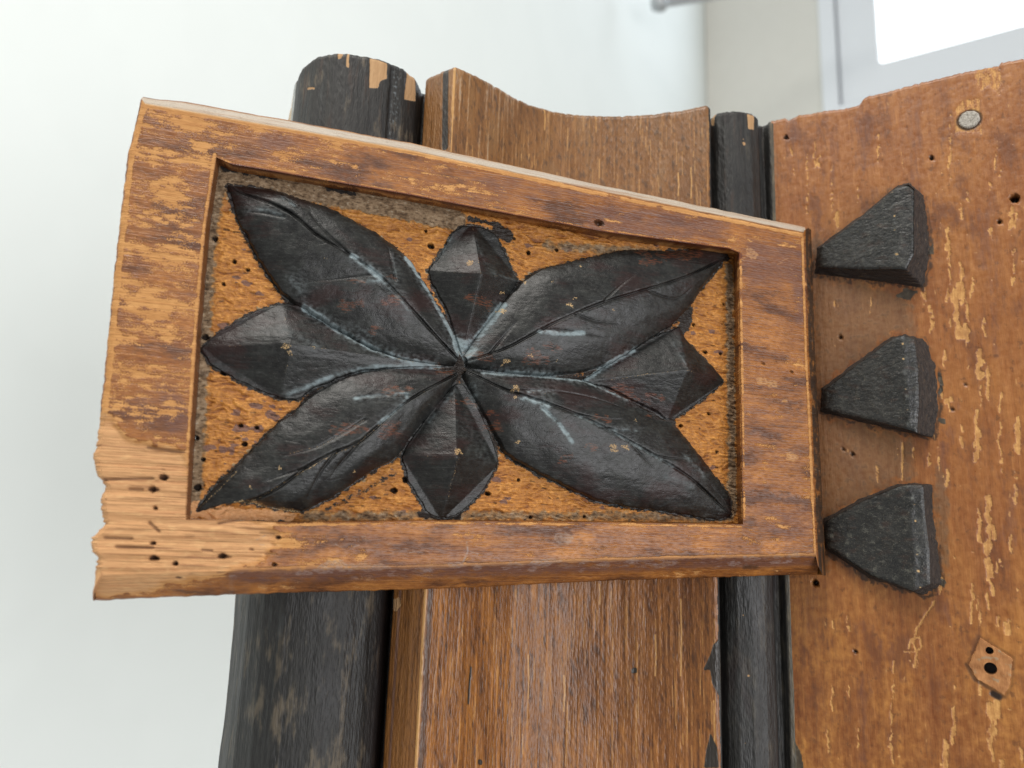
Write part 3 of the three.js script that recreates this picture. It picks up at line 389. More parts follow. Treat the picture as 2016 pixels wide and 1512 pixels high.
BUDS.forEach((b, q) => {
  const B = new Build(), rows = [], NR = 44, NA = 240, out = []; { const P = b.poly, n = P.length; const cl = new THREE.CatmullRomCurve3(P.map(p => V3(p[0], p[1], 0)), true, 'catmullrom', .25); for (let i = 0; i <= NA; i++) { const p = cl.getPoint(i / NA); out.push([p.x, p.y]); } }
  const AH = [7.8, 7.2, 7.8, 8.0][q], EH = .9, sf = [.7, 2.6, .5, .6][q], inner = [2, 2, -1, 0][q];
  const facet = (u, v) => { let g = 0; for (let i = 0; i < 4; i++) { const A = b.cors[i], C = b.cors[(i + 1) % 4], x = u - b.ap[0], y = v - b.ap[1], ax = A[0] - b.ap[0], ay = A[1] - b.ap[1], bx = C[0] - b.ap[0], by = C[1] - b.ap[1], D = ax * by - ay * bx, p = (x * by - y * bx) / D, r = (ax * y - ay * x) / D; if (p >= -1e-6 && r >= -1e-6) g = Math.max(g, p + r); } return g; };
  for (let r = 0; r <= NR + 2; r++) { const row = [], f = Math.min(r, NR) / NR; for (let i = 0; i <= NA; i++) { let u = lerp(b.ap[0], out[i][0], f), v = lerp(b.ap[1], out[i][1], f); if (f > .8) { const k = (f - .8) * 5 * away(u, v); const U = u, W0 = v; u += k * .6 * fbm(U * .3, W0 * .3 + 3, 3); v += k * .6 * fbm(U * .3 + 9, W0 * .3, 3); }
    const g = (2 * facet(u, v) + facet(u + sf, v) + facet(u - sf, v) + facet(u, v + sf) + facet(u, v - sf)) / 6, gs = g < .06 ? .06 * .5 + g * g / .12 : g; let w = FLOOR + Math.max(.7, lerp(AH, EH, gs)) + rough3(u, v) * 1.1; if (r > NR) { w = r === NR + 1 ? FLOOR + .2 : FLOOR - 1.2; }
    row.push(cp(u, v, w)); } rows.push(row); }
  let area = 0; for (let i = 0; i < out.length - 1; i++) area += out[i][0] * out[i + 1][1] - out[i + 1][0] * out[i][1];
  B.grid(rows, area > 0); tag(B.mesh('bud', carveMat, carved, base), ['top black faceted bud', 'left black faceted bud with a bare chip', 'right black faceted bud', 'bottom black faceted bud with a chipped peak'][q]);
});

// ---- upright mouldings behind the block
const PROF = [[-.612, -2.05], [-.610, -1.85], [-.590, -1.76], [-.573, -1.727], [-.545, -1.655], [-.515, -1.575], [-.484, -1.516], [-.442, -1.474], [-.400, -1.459], [-.362, -1.461], [-.329, -1.468], [-.292, -1.484], [-.257, -1.511], [-.236, -1.545], [-.228, -1.60], [-.219, -1.60], [-.214, -1.54], [-.171, -1.506], [-.148, -1.492], [-.138, -1.497], [-.114, -1.514], [-.076, -1.545], [-.020, -1.599], [.015, -1.628], [.076, -1.656], [.13, -1.666], [.182, -1.668], [.24, -1.665], [.30, -1.655], [.37, -1.634], [.425, -1.607], [.436, -1.612], [.440, -1.66], [.447, -1.662], [.456, -1.642], [.475, -1.630], [.505, -1.626], [.535, -1.632], [.556, -1.647], [.568, -1.68], [.582, -1.688], [.590, -1.668], [.60, -1.667]];
const prof = []; { let s = 0; for (let i = 0; i < PROF.length - 1; i++) { const a = PROF[i], b = PROF[i + 1], len = Math.hypot(b[0] - a[0], b[1] - a[1]) * HT * 1000, n = Math.max(1, Math.round(len / .45)); for (let k = 0; k < n; k++) prof.push([lerp(a[0], b[0], k / n) * HT, lerp(a[1], b[1], k / n) * HT, i + k / n]); } prof.push([PROF.at(-1)[0] * HT, PROF.at(-1)[1] * HT, PROF.length - 1]);
  for (let it = 0; it < 2; it++) for (let i = 1; i < prof.length - 1; i++) { prof[i][0] = (prof[i - 1][0] + 2 * prof[i][0] + prof[i + 1][0]) / 4; prof[i][1] = (prof[i - 1][1] + 2 * prof[i][1] + prof[i + 1][1]) / 4; }
  for (let i = 0; i < prof.length; i++) { if (i) s += Math.hypot(prof[i][0] - prof[i - 1][0], prof[i][1] - prof[i - 1][1]) * 1000; prof[i][3] = s; } }
const arcAt = (k) => { let i = 0; while (i < prof.length - 1 && prof[i][2] < k) i++; return prof[i][3]; };
function onMould(x, y) {                                     // [arc, height] where a sight line first meets the moulding
  const d = sight(x, y); let best = 1e9, r = [0, 0];
  for (let i = 0; i < prof.length - 1; i++) { const [ax, az, , s0] = prof[i], [bx, bz, , s1] = prof[i + 1], ex = bx - ax, ez = bz - az, D = d.x * -ez + ex * d.z; if (Math.abs(D) < 1e-12) continue; const t = (ax * -ez + ex * az) / D, q = (d.x * az - d.z * ax) / D; if (q >= -.01 && q <= 1.01 && t > 0 && t < best) { best = t; r = [s0 + (s1 - s0) * q, d.y * t * 1000]; } }
  return r;
}
const MA = arcAt(PROF.length - 1);
const mouldChart = new Chart(0, MA, YB, HT * 1000 + 4, 0.2);
const mq = (pts) => pts.map(p => onMould(...p));
const sA = arcAt(14), sB = arcAt(18), sC = arcAt(30.6), sEdgeL = arcAt(4.6);   // groove foot, fillet arris, bead groove
const sPale = arcAt(5), sGr = onMould(768, 200)[0];
const flakeM = mouldChart.mask(g => {
  for (const p of [[[728, 112], [762, 124], [762, 155], [748, 160], [745, 174], [727, 173]], [[802, 140], [817, 146], [818, 200], [795, 196], [798, 170]], [[683, 103], [688, 103], [687, 135], [681, 130]], [[664, 102], [676, 103], [672, 115], [665, 118]], [[1398, 207], [1408, 222], [1406, 248], [1400, 246]], [[1471, 223], [1484, 228], [1484, 256], [1473, 254]], [[605, 172], [620, 172], [620, 176], [605, 177]]]) fill(g, mq(p));
  blob(g, onMould(1465, 282), .7, .9); blob(g, onMould(1464, 274), .4, .9); blob(g, onMould(1474, 1330), .5, .9); blob(g, onMould(780, 1190), 2.2, .8);
  for (let i = 0; i < 12; i++) blob(g, onMould(1440 + rnd() * 90, 1160 + rnd() * 350), .2 + rnd() * .2, .8);
  stroke(g, mq([[592, 130], [574, 180], [562, 230]]), 4.2, .75);
}, .25);
const darkM = mouldChart.mask(g => { fill(g, mq([[1418, 1190], [1404, 1270], [1398, 1290], [1384, 1320], [1398, 1318], [1402, 1345], [1418, 1375], [1432, 1378]]), 1); fill(g, mq([[1398, 1440], [1412, 1470], [1416, 1512], [1385, 1512], [1390, 1480]]), .7); stroke(g, mq([[927, 1315], [924, 1350], [922, 1385]]), .8, 1); blob(g, onMould(1249, 1320), .9, 1); blob(g, onMould(945, 1500), .9, 1); stroke(g, mq([[877, 140], [876, 290]]), 2.6, .7); stroke(g, mq([[1130, 1160], [1134, 1190]]), .5, .6); }, .35);
const scratchM = mouldChart.mask(g => {
  for (let i = 0; i < 210; i++) { const x = 850 + rnd() * 560, [a, h] = onMould(x, 1160 + rnd() * 350), l = 1.5 + rnd() * rnd() * 22; stroke(g, [[a, h], [a + (rnd() - .5) * .5, h - l]], .12 + rnd() * .22, .3 + rnd() * .6); }
  for (let i = 0; i < 150; i++) { const x = 905 + rnd() * 490, [a, h] = onMould(x, 215 + rnd() * 170), l = 1 + rnd() * rnd() * 14; stroke(g, [[a, h], [a + (rnd() - .5) * .5, h - l]], .12 + rnd() * .22, .3 + rnd() * .6); }
  for (const [x, y0, y1] of [[1040, 1290, 1375], [1110, 1330, 1400], [1340, 1180, 1330], [1180, 1150, 1190], [1290, 1250, 1330], [1405, 1380, 1510], [1360, 330, 390], [1335, 340, 385], [1072, 215, 255], [1173, 228, 260]]) { const [a, h] = onMould(x, y0), [b, e] = onMould(x, y1); stroke(g, [[a, h], [(a + b) / 2 + .3, (h + e) / 2], [b, e]], .5, 1); }
  stroke(g, [[sB, 200], [sB + .2, 100], [sB - .1, 0], [sB, -200]], .9, .95);
}, .12);
const mouldTex = mouldChart.paint((s, h, k, c, out) => {
  const st = fbm(s * 1.1, h * .035, 4), fine = noise(s * 5, h * .5), bl = fbm(s * .12, h * .035 + 20, 4), diag = fbm(s * .5 + h * .25, h * .12 - s * .1, 3), low = sst(40, -10, h), top = 1 - low;
  const wob = .5 * fbm(3, h * .2, 3), leftBlack = s < sA + .9 + wob, bead = s > sC - .4 + wob * .6;
  const grit = noise(s * 3, h * 2.4), mid = fbm(s * .9 + 33, h * .3, 4); let rough = .5;
  if (leftBlack || bead) {
    c[0] = 34 + st * 14 + bl * 12 + mid * 12 + grit * 4; c[1] = 33 + st * 14 + bl * 12 + mid * 12 + grit * 4; c[2] = 31 + st * 13 + bl * 11 + mid * 11 + grit * 4;
    L(c, 104, 92, 74, sst(.2, .7, fbm(s * .22 + 50, h * .07, 5) + .18 * low + st * .25 + mid * .25) * (leftBlack ? .75 : .3));
    L(c, 62, 44, 34, sst(.1, .6, fbm(s * .5 + 5, h * .05, 4)) * .6 * top); L(c, 24, 15, 14, leftBlack ? sst(sA - 17, sA - 3, s + 4 * bl) * .85 * low : sst(.1, .5, bl) * .6);
    L(c, 70, 74, 74, sst(.3, .7, fbm(s * .3 + 90, h * .06, 4)) * .45); L(c, 18, 15, 14, sst(1.6, .3, Math.abs(s - sA + 1)) * .7);
    if (leftBlack) { const pe = sst(sPale + 1.2, sPale - .6, s - 2.2 * sst(60, 160, h) + mid) * sst(40, 70, h); L(c, 186, 166, 138, pe); L(c, 150, 160, 166, pe * sst(sPale - 5, sPale - 1, s) * .8); const gv = sst(1.1, .2, Math.abs(s - sGr + .5 * fbm(3, h * .3, 3))) * top; L(c, 12, 12, 12, gv * .8); L(c, 108, 116, 120, sst(2.6, .6, Math.abs(s - sGr - 1.8)) * top * sst(.0, .5, fbm(s * 1.1, h * .8, 3)) * .8); }
    if (bead) { L(c, 96, 88, 70, sst(MA - 2.2, MA - .8, s + .5 * st) * .6); L(c, 150, 130, 95, sst(.25, .6, noise(s * 2.2, h * .12)) * sst(MA - 2.2, MA - 1, s) * .5); }
    rough = .6 + .15 * bl + (leftBlack ? -.12 * sst(sA - 14, sA, s) : -.04);
  } else {
    const sk = st * (.35 + .9 * sst(-.35, .35, bl)); c[0] = 134 + sk * 40 + bl * 36 + mid * 30 + grit * 10; c[1] = 84 + sk * 32 + bl * 27 + mid * 22 + grit * 7; c[2] = 34 + sk * 20 + bl * 9 + mid * 9 + grit * 3;
    L(c, 72, 42, 18, sst(.05, .6, -sk * .8 + diag * .7 + mid * .4 - bl * .3) * (.82 + .1 * low)); L(c, 192, 128, 60, sst(.12, .6, st + fine * .2 + diag * .5 + bl * .3) * .6); L(c, 96, 58, 26, sst(.1, .55, bl + diag * .5) * .5 * low); L(c, 118, 76, 56, sst(sA + 30, MA - 30, s) * (.35 + .5 * sst(-.2, .4, bl)) * .42);
    L(c, 118, 90, 62, top * (.55 + .3 * sst(.0, .5, bl)) * .8); L(c, 74, 52, 34, top * sst(.05, .5, mid + diag * .5) * .5); L(c, 176, 162, 148, top * sst(.15, .6, st + fine * .25) * sst(sC - 30, sB, s) * .6);
    if (s < sB) { L(c, 132, 90, 46, .5 + .3 * st); L(c, 116, 88, 84, sst(.9, .2, Math.abs(s - (sA + sB) / 2 - 1.4)) * low * .7); }
    L(c, 58, 34, 18, sst(1.3, .3, Math.abs(s - sB - 1.6 + wob)) * low * .75); rough = .42 + .1 * st + .16 * mid;
    const sc = scratchM[k] * sst(-.5, .1, st + fine * .4 + .25); L(c, 208, 162, 100, sc * .8);
    L(c, 38, 36, 34, sst(.35, .6, darkM[k] + .15 * fbm(s, h * .4, 3)) * .93);
  }
  const f = sst(.38, .62, flakeM[k] + .22 * fbm(s * .9, h * .5, 3) + .15 * mid); if (f > 0) { L(c, 172 + st * 22, 136 + st * 22, 96 + st * 20, f); rough = lerp(rough, .8, f); }
  out[0] = .5 + .22 * st + .08 * fine + .1 * diag - .16 * f + (leftBlack || bead ? .1 * mid - .12 * st : .1 * mid - .1 * st) - (leftBlack ? .4 * sst(1.1, .2, Math.abs(s - sGr + .5 * fbm(3, h * .3, 3))) * top : 0) - .4 * darkM[k] * (leftBlack || bead ? 0 : .6); out[1] = rough;
});
const mouldMat = new THREE.MeshStandardMaterial({ ...mouldTex, bumpScale: 0.0009, roughness: 1 });
{
  const nrm = prof.map((p, i) => { const a = prof[Math.max(0, i - 1)], b = prof[Math.min(prof.length - 1, i + 1)], x = b[0] - a[0], z = b[1] - a[1], l = Math.hypot(x, z); return [-z / l, x / l]; });
  const NH = 430, arcAt8 = arcAt(9), part = (name, k0, k1, label) => {
    const B = new Build(), last = (k) => { let r = 0; prof.forEach((p, i) => { if (p[2] <= k) r = i; }); return r; }, ids = Array.from({ length: last(k1) - last(k0) + 1 }, (_, i) => last(k0) + i), rows = [], back = -.34;
    const topY = (i) => HT * 1000 + .5 * fbm(prof[i][3] * .25, 9, 3) - .5 * Math.max(0, noise(prof[i][3] * .6, 4));
    for (let j = 0; j <= NH; j++) { const t = j / NH; rows.push(ids.map(i => { const [x, z, , s] = prof[i], h = lerp(topY(i), YB, Math.pow(t, 1.05)), d = ((s < arcAt8 ? .9 * fbm(5, h * .022, 3) * sst(arcAt8, arcAt8 * .4, s) : 0) + .28 * fbm(s * .15, h * .02, 3) + .12 * fbm(s * .9, h * .05, 3) - (j < 2 ? .35 * (2 - j) : 0)) / 1000; return { p: V3(x + nrm[i][0] * d, EY + h / 1000, z + nrm[i][1] * d), t: mouldChart.t(s, h) }; })); }
    B.grid(rows, true);
    const t0 = rows[0]; B.grid([t0.map(q => ({ p: V3(q.p.x, q.p.y, back), t: q.t })), t0.map(q => ({ p: q.p.clone(), t: q.t }))], true);   // sawn top end
    return tag(B.mesh(name, mouldMat, cabinet, base), label);
  };
  part('half_round_moulding', 0, 14.5, 'broad rounded black moulding at the left edge'); part('fillet_moulding', 14.5, 18, 'narrow brown step beside the black moulding'); part('cove_moulding', 18, 30.8, 'hollow brown moulding'); part('bead_moulding', 30.8, 42, 'thin black bead beside the front board');
}

// ---- front board on the right
const wedges = [
  { f: [[1611, 508], [1614, 488], [1700, 424], [1765, 370], [1788, 362], [1800, 372], [1799, 440], [1799, 500], [1784, 530], [1700, 531], [1612, 527]], b: [[1604, 508], [1606, 484], [1697, 420], [1763, 364], [1788, 357], [1820, 384], [1830, 440], [1833, 500], [1821, 568], [1700, 553], [1600, 541]], w: 9, drop: 1.2, label: 'topmost black wedge with a dark splintered right side', o: [0, 0] },
  { f: [[1620, 786], [1622, 766], [1690, 714], [1755, 667], [1780, 660], [1800, 668], [1808, 722], [1810, 790], [1806, 852], [1710, 826], [1619, 806]], b: [[1613, 786], [1615, 762], [1687, 709], [1753, 662], [1785, 656], [1828, 672], [1848, 728], [1853, 800], [1841, 864], [1710, 836], [1612, 811]], w: 8.5, drop: 2.4, label: 'middle black wedge with a ragged right edge', o: [13, 9] },
  { f: [[1622, 1050], [1625, 1026], [1700, 985], [1765, 958], [1790, 955], [1818, 956], [1822, 1016], [1830, 1080], [1832, 1150], [1797, 1163], [1715, 1134], [1628, 1077]], b: [[1616, 1050], [1618, 1020], [1697, 979], [1763, 953], [1795, 950], [1837, 953], [1839, 1016], [1849, 1075], [1856, 1150], [1822, 1174], [1712, 1140], [1621, 1081]], w: 8, drop: 1.9, label: 'lowest black wedge, greyer and more dusty', o: [5, 18] },
];
const boardChart = new Chart(0, 1, 0, 1, 1);
const BU1 = 230;
Object.assign(boardChart, { u0: -2, u1: BU1, v0: YB, v1: HT * 1000 + 6, s: 1 / .19 }); boardChart.W = Math.round((BU1 + 2) * boardChart.s); boardChart.H = Math.round((boardChart.v1 - boardChart.v0) * boardChart.s);
const dq = (pts) => pts.map(([x, y]) => board.hit(x, y));
const topEdge = dq([[1500, 240], [1510, 238], [1528, 236], [1545, 231], [1552, 236], [1573, 225], [1590, 224], [1629, 216], [1660, 214], [1692, 206], [1698, 197], [1704, 190], [1740, 182], [1779, 171], [1820, 160], [1859, 151], [1885, 144], [1910, 139], [1940, 133], [1966, 128], [1972, 122], [2016, 115], [2060, 104]]);
topEdge.push([400, topEdge.at(-1)[1]]);
const flakeD = boardChart.mask(g => {
  const fl2 = (x, y0, y1, w) => { const n = Math.max(3, Math.round((y1 - y0) / 6)); for (let i = 0; i < n; i++) { const [a, b] = board.hit(x + (rnd() - .5) * w * .8, lerp(y0, y1, (i + rnd()) / n)), l = .5 + rnd() * w * .2; stroke(g, [[a, b + l / 2], [a + (rnd() - .5) * .4, b - l / 2]], .25 + rnd() * w * .075, .95); } };
  for (const f of [[1885, 570, 600, 20], [1885, 600, 660, 12], [1905, 605, 640, 8], [1898, 640, 662, 26], [1915, 545, 580, 8], [1945, 980, 1020, 12], [1950, 1020, 1080, 18], [1930, 1000, 1070, 8], [1945, 1070, 1090, 10], [1950, 1110, 1190, 16], [1965, 1100, 1120, 10], [1990, 1050, 1090, 6], [1868, 925, 955, 10], [1848, 895, 930, 7], [1830, 890, 920, 8], [1925, 690, 745, 7], [1970, 770, 810, 6], [1968, 830, 880, 6], [1972, 880, 930, 4], [1995, 490, 560, 8], [2000, 420, 450, 6], [1990, 410, 450, 9], [1870, 300, 350, 6], [1872, 225, 330, 4], [1960, 300, 335, 5], [1950, 350, 375, 4], [1905, 375, 400, 6], [1900, 650, 660, 18], [1870, 630, 640, 6], [1560, 290, 300, 8], [1565, 320, 345, 5], [1605, 280, 330, 6], [1612, 300, 325, 9], [1590, 300, 420, 4], [1638, 320, 420, 4], [1645, 420, 445, 12], [1730, 260, 320, 5], [1690, 365, 400, 4], [1955, 1440, 1500, 8], [1640, 1340, 1400, 5], [1672, 1340, 1370, 5], [1630, 1440, 1480, 5], [1756, 1350, 1500, 5], [1760, 1300, 1370, 4], [1670, 1210, 1240, 6], [1640, 1220, 1250, 4], [1690, 1430, 1480, 4], [1985, 1225, 1245, 16], [1965, 1215, 1235, 8], [1925, 1170, 1200, 5], [1930, 1200, 1235, 4], [1958, 1385, 1400, 22], [1975, 1500, 1512, 9], [1835, 600, 650, 10], [1820, 570, 600, 12], [1645, 590, 600, 5], [1800, 880, 905, 6], [1778, 880, 900, 4], [2010, 1470, 1500, 6]]) fl2(...f);
  for (let i = 0; i < 420; i++) { const x = 1560 + 456 * Math.pow(rnd(), .7), y = 180 + rnd() * 1330; if (x < 1850 && y > 550 && y < 1150 && rnd() < .7) continue; const [u, v] = board.hit(x, y); blob(g, [u, v], .12 + rnd() * rnd() * .6, .9, .5); }
  for (let q = 0; q < 26; q++) { const x = 1850 + rnd() * 160, y = 380 + rnd() * 1130; fl2(x, y, y + 20 + rnd() * 70, 4 + rnd() * 9); }
  for (let i = 0; i < 60; i++) { const [u, v] = board.hit(1560 + rnd() * 456, 180 + rnd() * 1330), l = 1 + rnd() * 9; stroke(g, [[u, v], [u + (rnd() - .5) * .5, v - l]], .16 + rnd() * .2, .6); }
  fill(g, dq([[1880, 212], [1900, 195], [1932, 190], [1934, 266], [1912, 258], [1880, 263]]), .5); fill(g, dq([[1912, 138], [1935, 132], [1968, 128], [1978, 172], [1965, 185], [1945, 168], [1930, 180]]), .5);
  stroke(g, dq([[1840, 1184], [1820, 1215], [1803, 1240], [1798, 1265], [1806, 1285], [1800, 1312]]), .55, 1); stroke(g, dq([[1798, 1262], [1812, 1250], [1815, 1268], [1804, 1288]]), .5, 1); stroke(g, dq([[1780, 1282], [1800, 1280]]), .5, .9); stroke(g, dq([[1795, 1255], [1790, 1275]]), .4, 1);
  stroke(g, dq([[1715, 585], [1712, 620]]), .4, .8); stroke(g, dq([[1778, 870], [1776, 945]]), .7, .8); stroke(g, dq([[1725, 918], [1730, 945]]), 1, .6); stroke(g, dq([[1778, 320], [1780, 345], [1788, 338]]), .3, .8); stroke(g, dq([[1774, 300], [1780, 330]]), .25, .7);
}, .22);
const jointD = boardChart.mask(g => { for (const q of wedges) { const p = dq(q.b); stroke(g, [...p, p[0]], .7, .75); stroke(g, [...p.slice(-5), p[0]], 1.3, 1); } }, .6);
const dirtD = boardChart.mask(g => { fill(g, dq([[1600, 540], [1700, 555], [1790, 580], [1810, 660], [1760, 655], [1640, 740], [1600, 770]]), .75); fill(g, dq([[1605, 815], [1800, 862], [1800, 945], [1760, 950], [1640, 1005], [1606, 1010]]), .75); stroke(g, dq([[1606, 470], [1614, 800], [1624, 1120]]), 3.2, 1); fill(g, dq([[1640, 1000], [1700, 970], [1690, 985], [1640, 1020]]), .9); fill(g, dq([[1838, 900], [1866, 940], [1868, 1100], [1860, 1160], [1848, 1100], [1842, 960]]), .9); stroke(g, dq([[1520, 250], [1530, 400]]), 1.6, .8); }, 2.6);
const blackD = boardChart.mask(g => { fill(g, [[-5, 200], ...dq([[1511, 238], [1514, 330], [1522, 410]]), ...dq([[1549, 1142], [1553, 1180], [1555, 1230], [1550, 1290], [1553, 1330], [1555, 1400], [1562, 1455], [1574, 1470], [1582, 1512]]), [2, YB], [-5, YB]]); blob(g, board.hit(1787, 577), 1.9, 1, 1.5); blob(g, board.hit(1833, 490), 1.3, 1); stroke(g, dq([[1850, 740], [1854, 760], [1851, 770]]), 1.1, 1); blob(g, board.hit(1853, 828), 1, 1); blob(g, board.hit(1853, 1146), 1.4, 1); }, .4);
const purpleD = boardChart.mask(g => { for (const [x, y0, y1, w] of [[1955, 380, 560, 26], [1960, 600, 700, 20], [1935, 420, 520, 30], [1700, 230, 330, 40], [1800, 200, 380, 34], [1560, 240, 330, 30], [1860, 870, 960, 26], [1990, 960, 1060, 30], [1700, 1330, 1500, 22], [1600, 1150, 1250, 20], [1870, 1190, 1230, 30], [1880, 780, 860, 20], [1640, 260, 360, 26]]) stroke(g, dq([[x, y0], [x, y1]]), w * .165, .75); stroke(g, dq([[1682, 1228], [1720, 1250], [1768, 1284]]), 1.8, 1); stroke(g, dq([[1838, 1184], [1815, 1210], [1796, 1245]]), 1.2, .9); stroke(g, dq([[1845, 1184], [1880, 1230]]), .6, .8); blob(g, board.hit(1937, 1222), 1.4, 1); blob(g, board.hit(1770, 1328), 1, 1); blob(g, board.hit(1887, 1368), 2, .7); blob(g, board.hit(1867, 867), 1.8, .9); for (let i = 0; i < 26; i++) blob(g, board.hit(1560 + rnd() * 450, 200 + rnd() * 1300), .2 + rnd() * .5, 1); }, 2.4);
const holesD = [[1948, 1281, 6.5, 5], [1950, 1316, 10.5, 5], [1998, 391, 7, 3], [1968, 436, 3.5, 1], [1547, 270, 4, 1.5], [1605, 1148, 5, 2], [1684, 1283, 3, 1], [1834, 310, 4, 1], [1655, 664, 3, 1], [1678, 894, 3, 1], [1660, 885, 2, .8], [1900, 757, 2, .6], [1875, 806, 2.5, .8]].map(([x, y, r, d]) => [...board.hit(x, y), r * .165, d]);
const holeMaskD = boardChart.mask(g => { for (const [x, y, r] of holesD) blob(g, [x, y], r, 1); const p = dq([[1928, 1252], [1996, 1294], [1992, 1350], [1979, 1373], [1920, 1338], [1904, 1308]]); stroke(g, [...p, p[0]], .5, .3); stroke(g, p.slice(3).map(([a, b]) => [a - .3, b]), .7, .5); const q = board.hit(1908, 236); g.lineWidth = .7; g.strokeStyle = '#ccc'; g.beginPath(); g.arc(q[0], q[1], 3.3, 0, 7); g.stroke(); stroke(g, dq([[1955, 1366], [1966, 1372]]), 1.6, 1); }, .25);
const boardTex = boardChart.paint((u, v, k, c, out) => {
  const q1 = fbm(u * .5, v * .22 + 5, 4), q2 = fbm(u * .3 + 40, v * .3, 4), M = (m, a) => boardChart.at(m, u + q1 * a, v + q2 * a * 2), grit = noise(u * 3.1, v * 1.7), mid = fbm(u * .9 + 17, v * .28, 4);
  const st = fbm(u * .55, v * .03, 4), fine = noise(u * 4.2, v * .3), bl = fbm(u * .06 + 3, v * .03 + 5, 4), mot = fbm(u * .5, v * .45, 4), low = sst(30, -60, v);
  c[0] = 144 + st * 20 + bl * 22 + fine * 8 + mot * 16 + mid * 18 + grit * 6; c[1] = 91 + st * 18 + bl * 20 + fine * 7 + mot * 15 + mid * 17 + grit * 6; c[2] = 44 + st * 12 + bl * 9 + fine * 5 + mot * 9 + mid * 11 + grit * 4;
  L(c, 188, 130, 60, (.08 + .7 * low) * sst(-.2, .6, bl + mot * .5) * .8); L(c, 152, 96, 54, (1 - low) * .35); L(c, 100, 58, 34, sst(.0, .6, fbm(u * .11 + 60, v * .05, 5) + .4 * mid) * .7); L(c, 88, 54, 30, sst(.3, .6, fbm(u * .4 + 5, v * .3 + 33, 4) + .2 * grit) * .5);
  L(c, 104, 66, 54, sst(.25, .95, M(purpleD, 2.5) * .8 + .5 * fbm(u * .5 + 9, v * .08, 4) + .2 * mid) * .55);
  L(c, 200, 140, 74, sst(.3, .75, fbm(u * .8 + 30, v * .05, 4)) * .3);
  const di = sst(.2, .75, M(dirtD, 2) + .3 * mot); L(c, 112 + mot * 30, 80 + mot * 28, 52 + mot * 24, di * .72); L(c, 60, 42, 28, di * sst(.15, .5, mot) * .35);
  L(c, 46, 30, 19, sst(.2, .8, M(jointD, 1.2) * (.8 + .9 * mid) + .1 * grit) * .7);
  const f = sst(.34, .62, M(flakeD, .5) + .34 * mid + .12 * grit); L(c, 198 + fine * 12 + mid * 26, 149 + fine * 12 + mid * 26, 88 + fine * 10 + mid * 20, f * (.62 + .3 * sst(-.3, .4, mot + grit * .3))); L(c, 198, 150, 92, sst(.52, .72, mid * .7 + fbm(u * .35 + 3, v * .1 + 70, 3) * .7) * .7);
  const b = sst(.36, .6, M(blackD, .8) + .2 * fbm(u * .9, v * .3, 3)); L(c, 62 + mot * 34, 58 + mot * 32, 50 + mot * 26, b * .88);
  L(c, 30, 17, 9, clamp(holeMaskD[k] * 1.1) * .93);
  out[0] = .5 + .16 * st + .06 * fine + .12 * mot - .22 * f - .5 * holeMaskD[k] + .1 * b; out[1] = lerp(.4 + .14 * mot + .12 * mid + .15 * di, .8, f);
});
const boardMat = new THREE.MeshStandardMaterial({ ...boardTex, bumpScale: 0.0006, roughness: 1 });
{
  const B = new Build(), rows = [], NU = 480, NV = 520;
  for (let j = -1; j <= NV + 1; j++) { const row = []; for (let i = 0; i <= NU; i++) { const u = lerp(-.4, BU1 - 4, i / NU), tv = lin(topEdge, u) + .35 * noise(u * .9, 3) + .25 * noise(u * 2.7, 8), v = lerp(tv, YB, clamp(j / NV)); let w = .25 * fbm(u * .04, v * .02, 2) + .1 * fbm(u * .4, v * .04, 3) - .15 * boardChart.at(flakeD, u, v) - (j === 0 ? .5 : 0); for (const [x, y, r, d] of holesD) if (Math.hypot(u - x, v - y) < r) w -= d; if (j < 0 || j > NV) w = -22; row.push({ p: board.p(u, v, w), t: boardChart.t(u, v) }); } rows.push(row); }
  B.grid(rows, true); tag(B.mesh('front_board', boardMat, cabinet, base), 'flat orange brown board with pale flaked streaks');
}
// ---- black wedges, plug and patch on the board
const wedgeMat = (q, ridge) => { const ch = new Chart(-6, 44, 0, 50, .09); const t = ch.paint((u, v, k, c, out) => {
  const U = u + q * 61, V = v + q * 23, st = fbm(U * .7, V * 1.2, 4), fi = noise(U * 3.2, V * 5.5), bl = fbm(U * .12 + 4, V * .12, 4), mid = fbm(U * .4, V * .5 + 9, 4), a = sst(-.25, .4, bl + mid * .4);
  c[0] = 28 + a * 12 + st * 18 + fi * 8; c[1] = 28 + a * 12 + st * 18 + fi * 8; c[2] = 27 + a * 11 + st * 16 + fi * 7;
  L(c, 52, 34, 27, sst(.1, .6, fbm(U * .2 + 9, V * .4, 4)) * .6); L(c, 98, 98, 88, sst(.2, .6, mid + fi * .3) * (q === 2 ? .65 : .4)); L(c, 150, 142, 120, sst(.5, .66, noise(U * 2.6 + 40, V * 3.6)) * .5);
  const rd = Math.abs(u - ridge + .5 * mid); L(c, 128, 134, 136, sst(.9, .1, rd) * sst(-.1, .4, noise(3, V * .35) + fi * .2) * .28); L(c, 196, 160, 108, sst(.5, .1, rd) * sst(.3, .5, noise(9, V * .6)) * .9);
  out[0] = .5 + .22 * st + .08 * fi + .2 * mid; out[1] = .42 + .22 * bl + .15 * mid; }); return { ch, mat: new THREE.MeshStandardMaterial({ ...t, bumpScale: .0004, roughness: 1 }) }; };
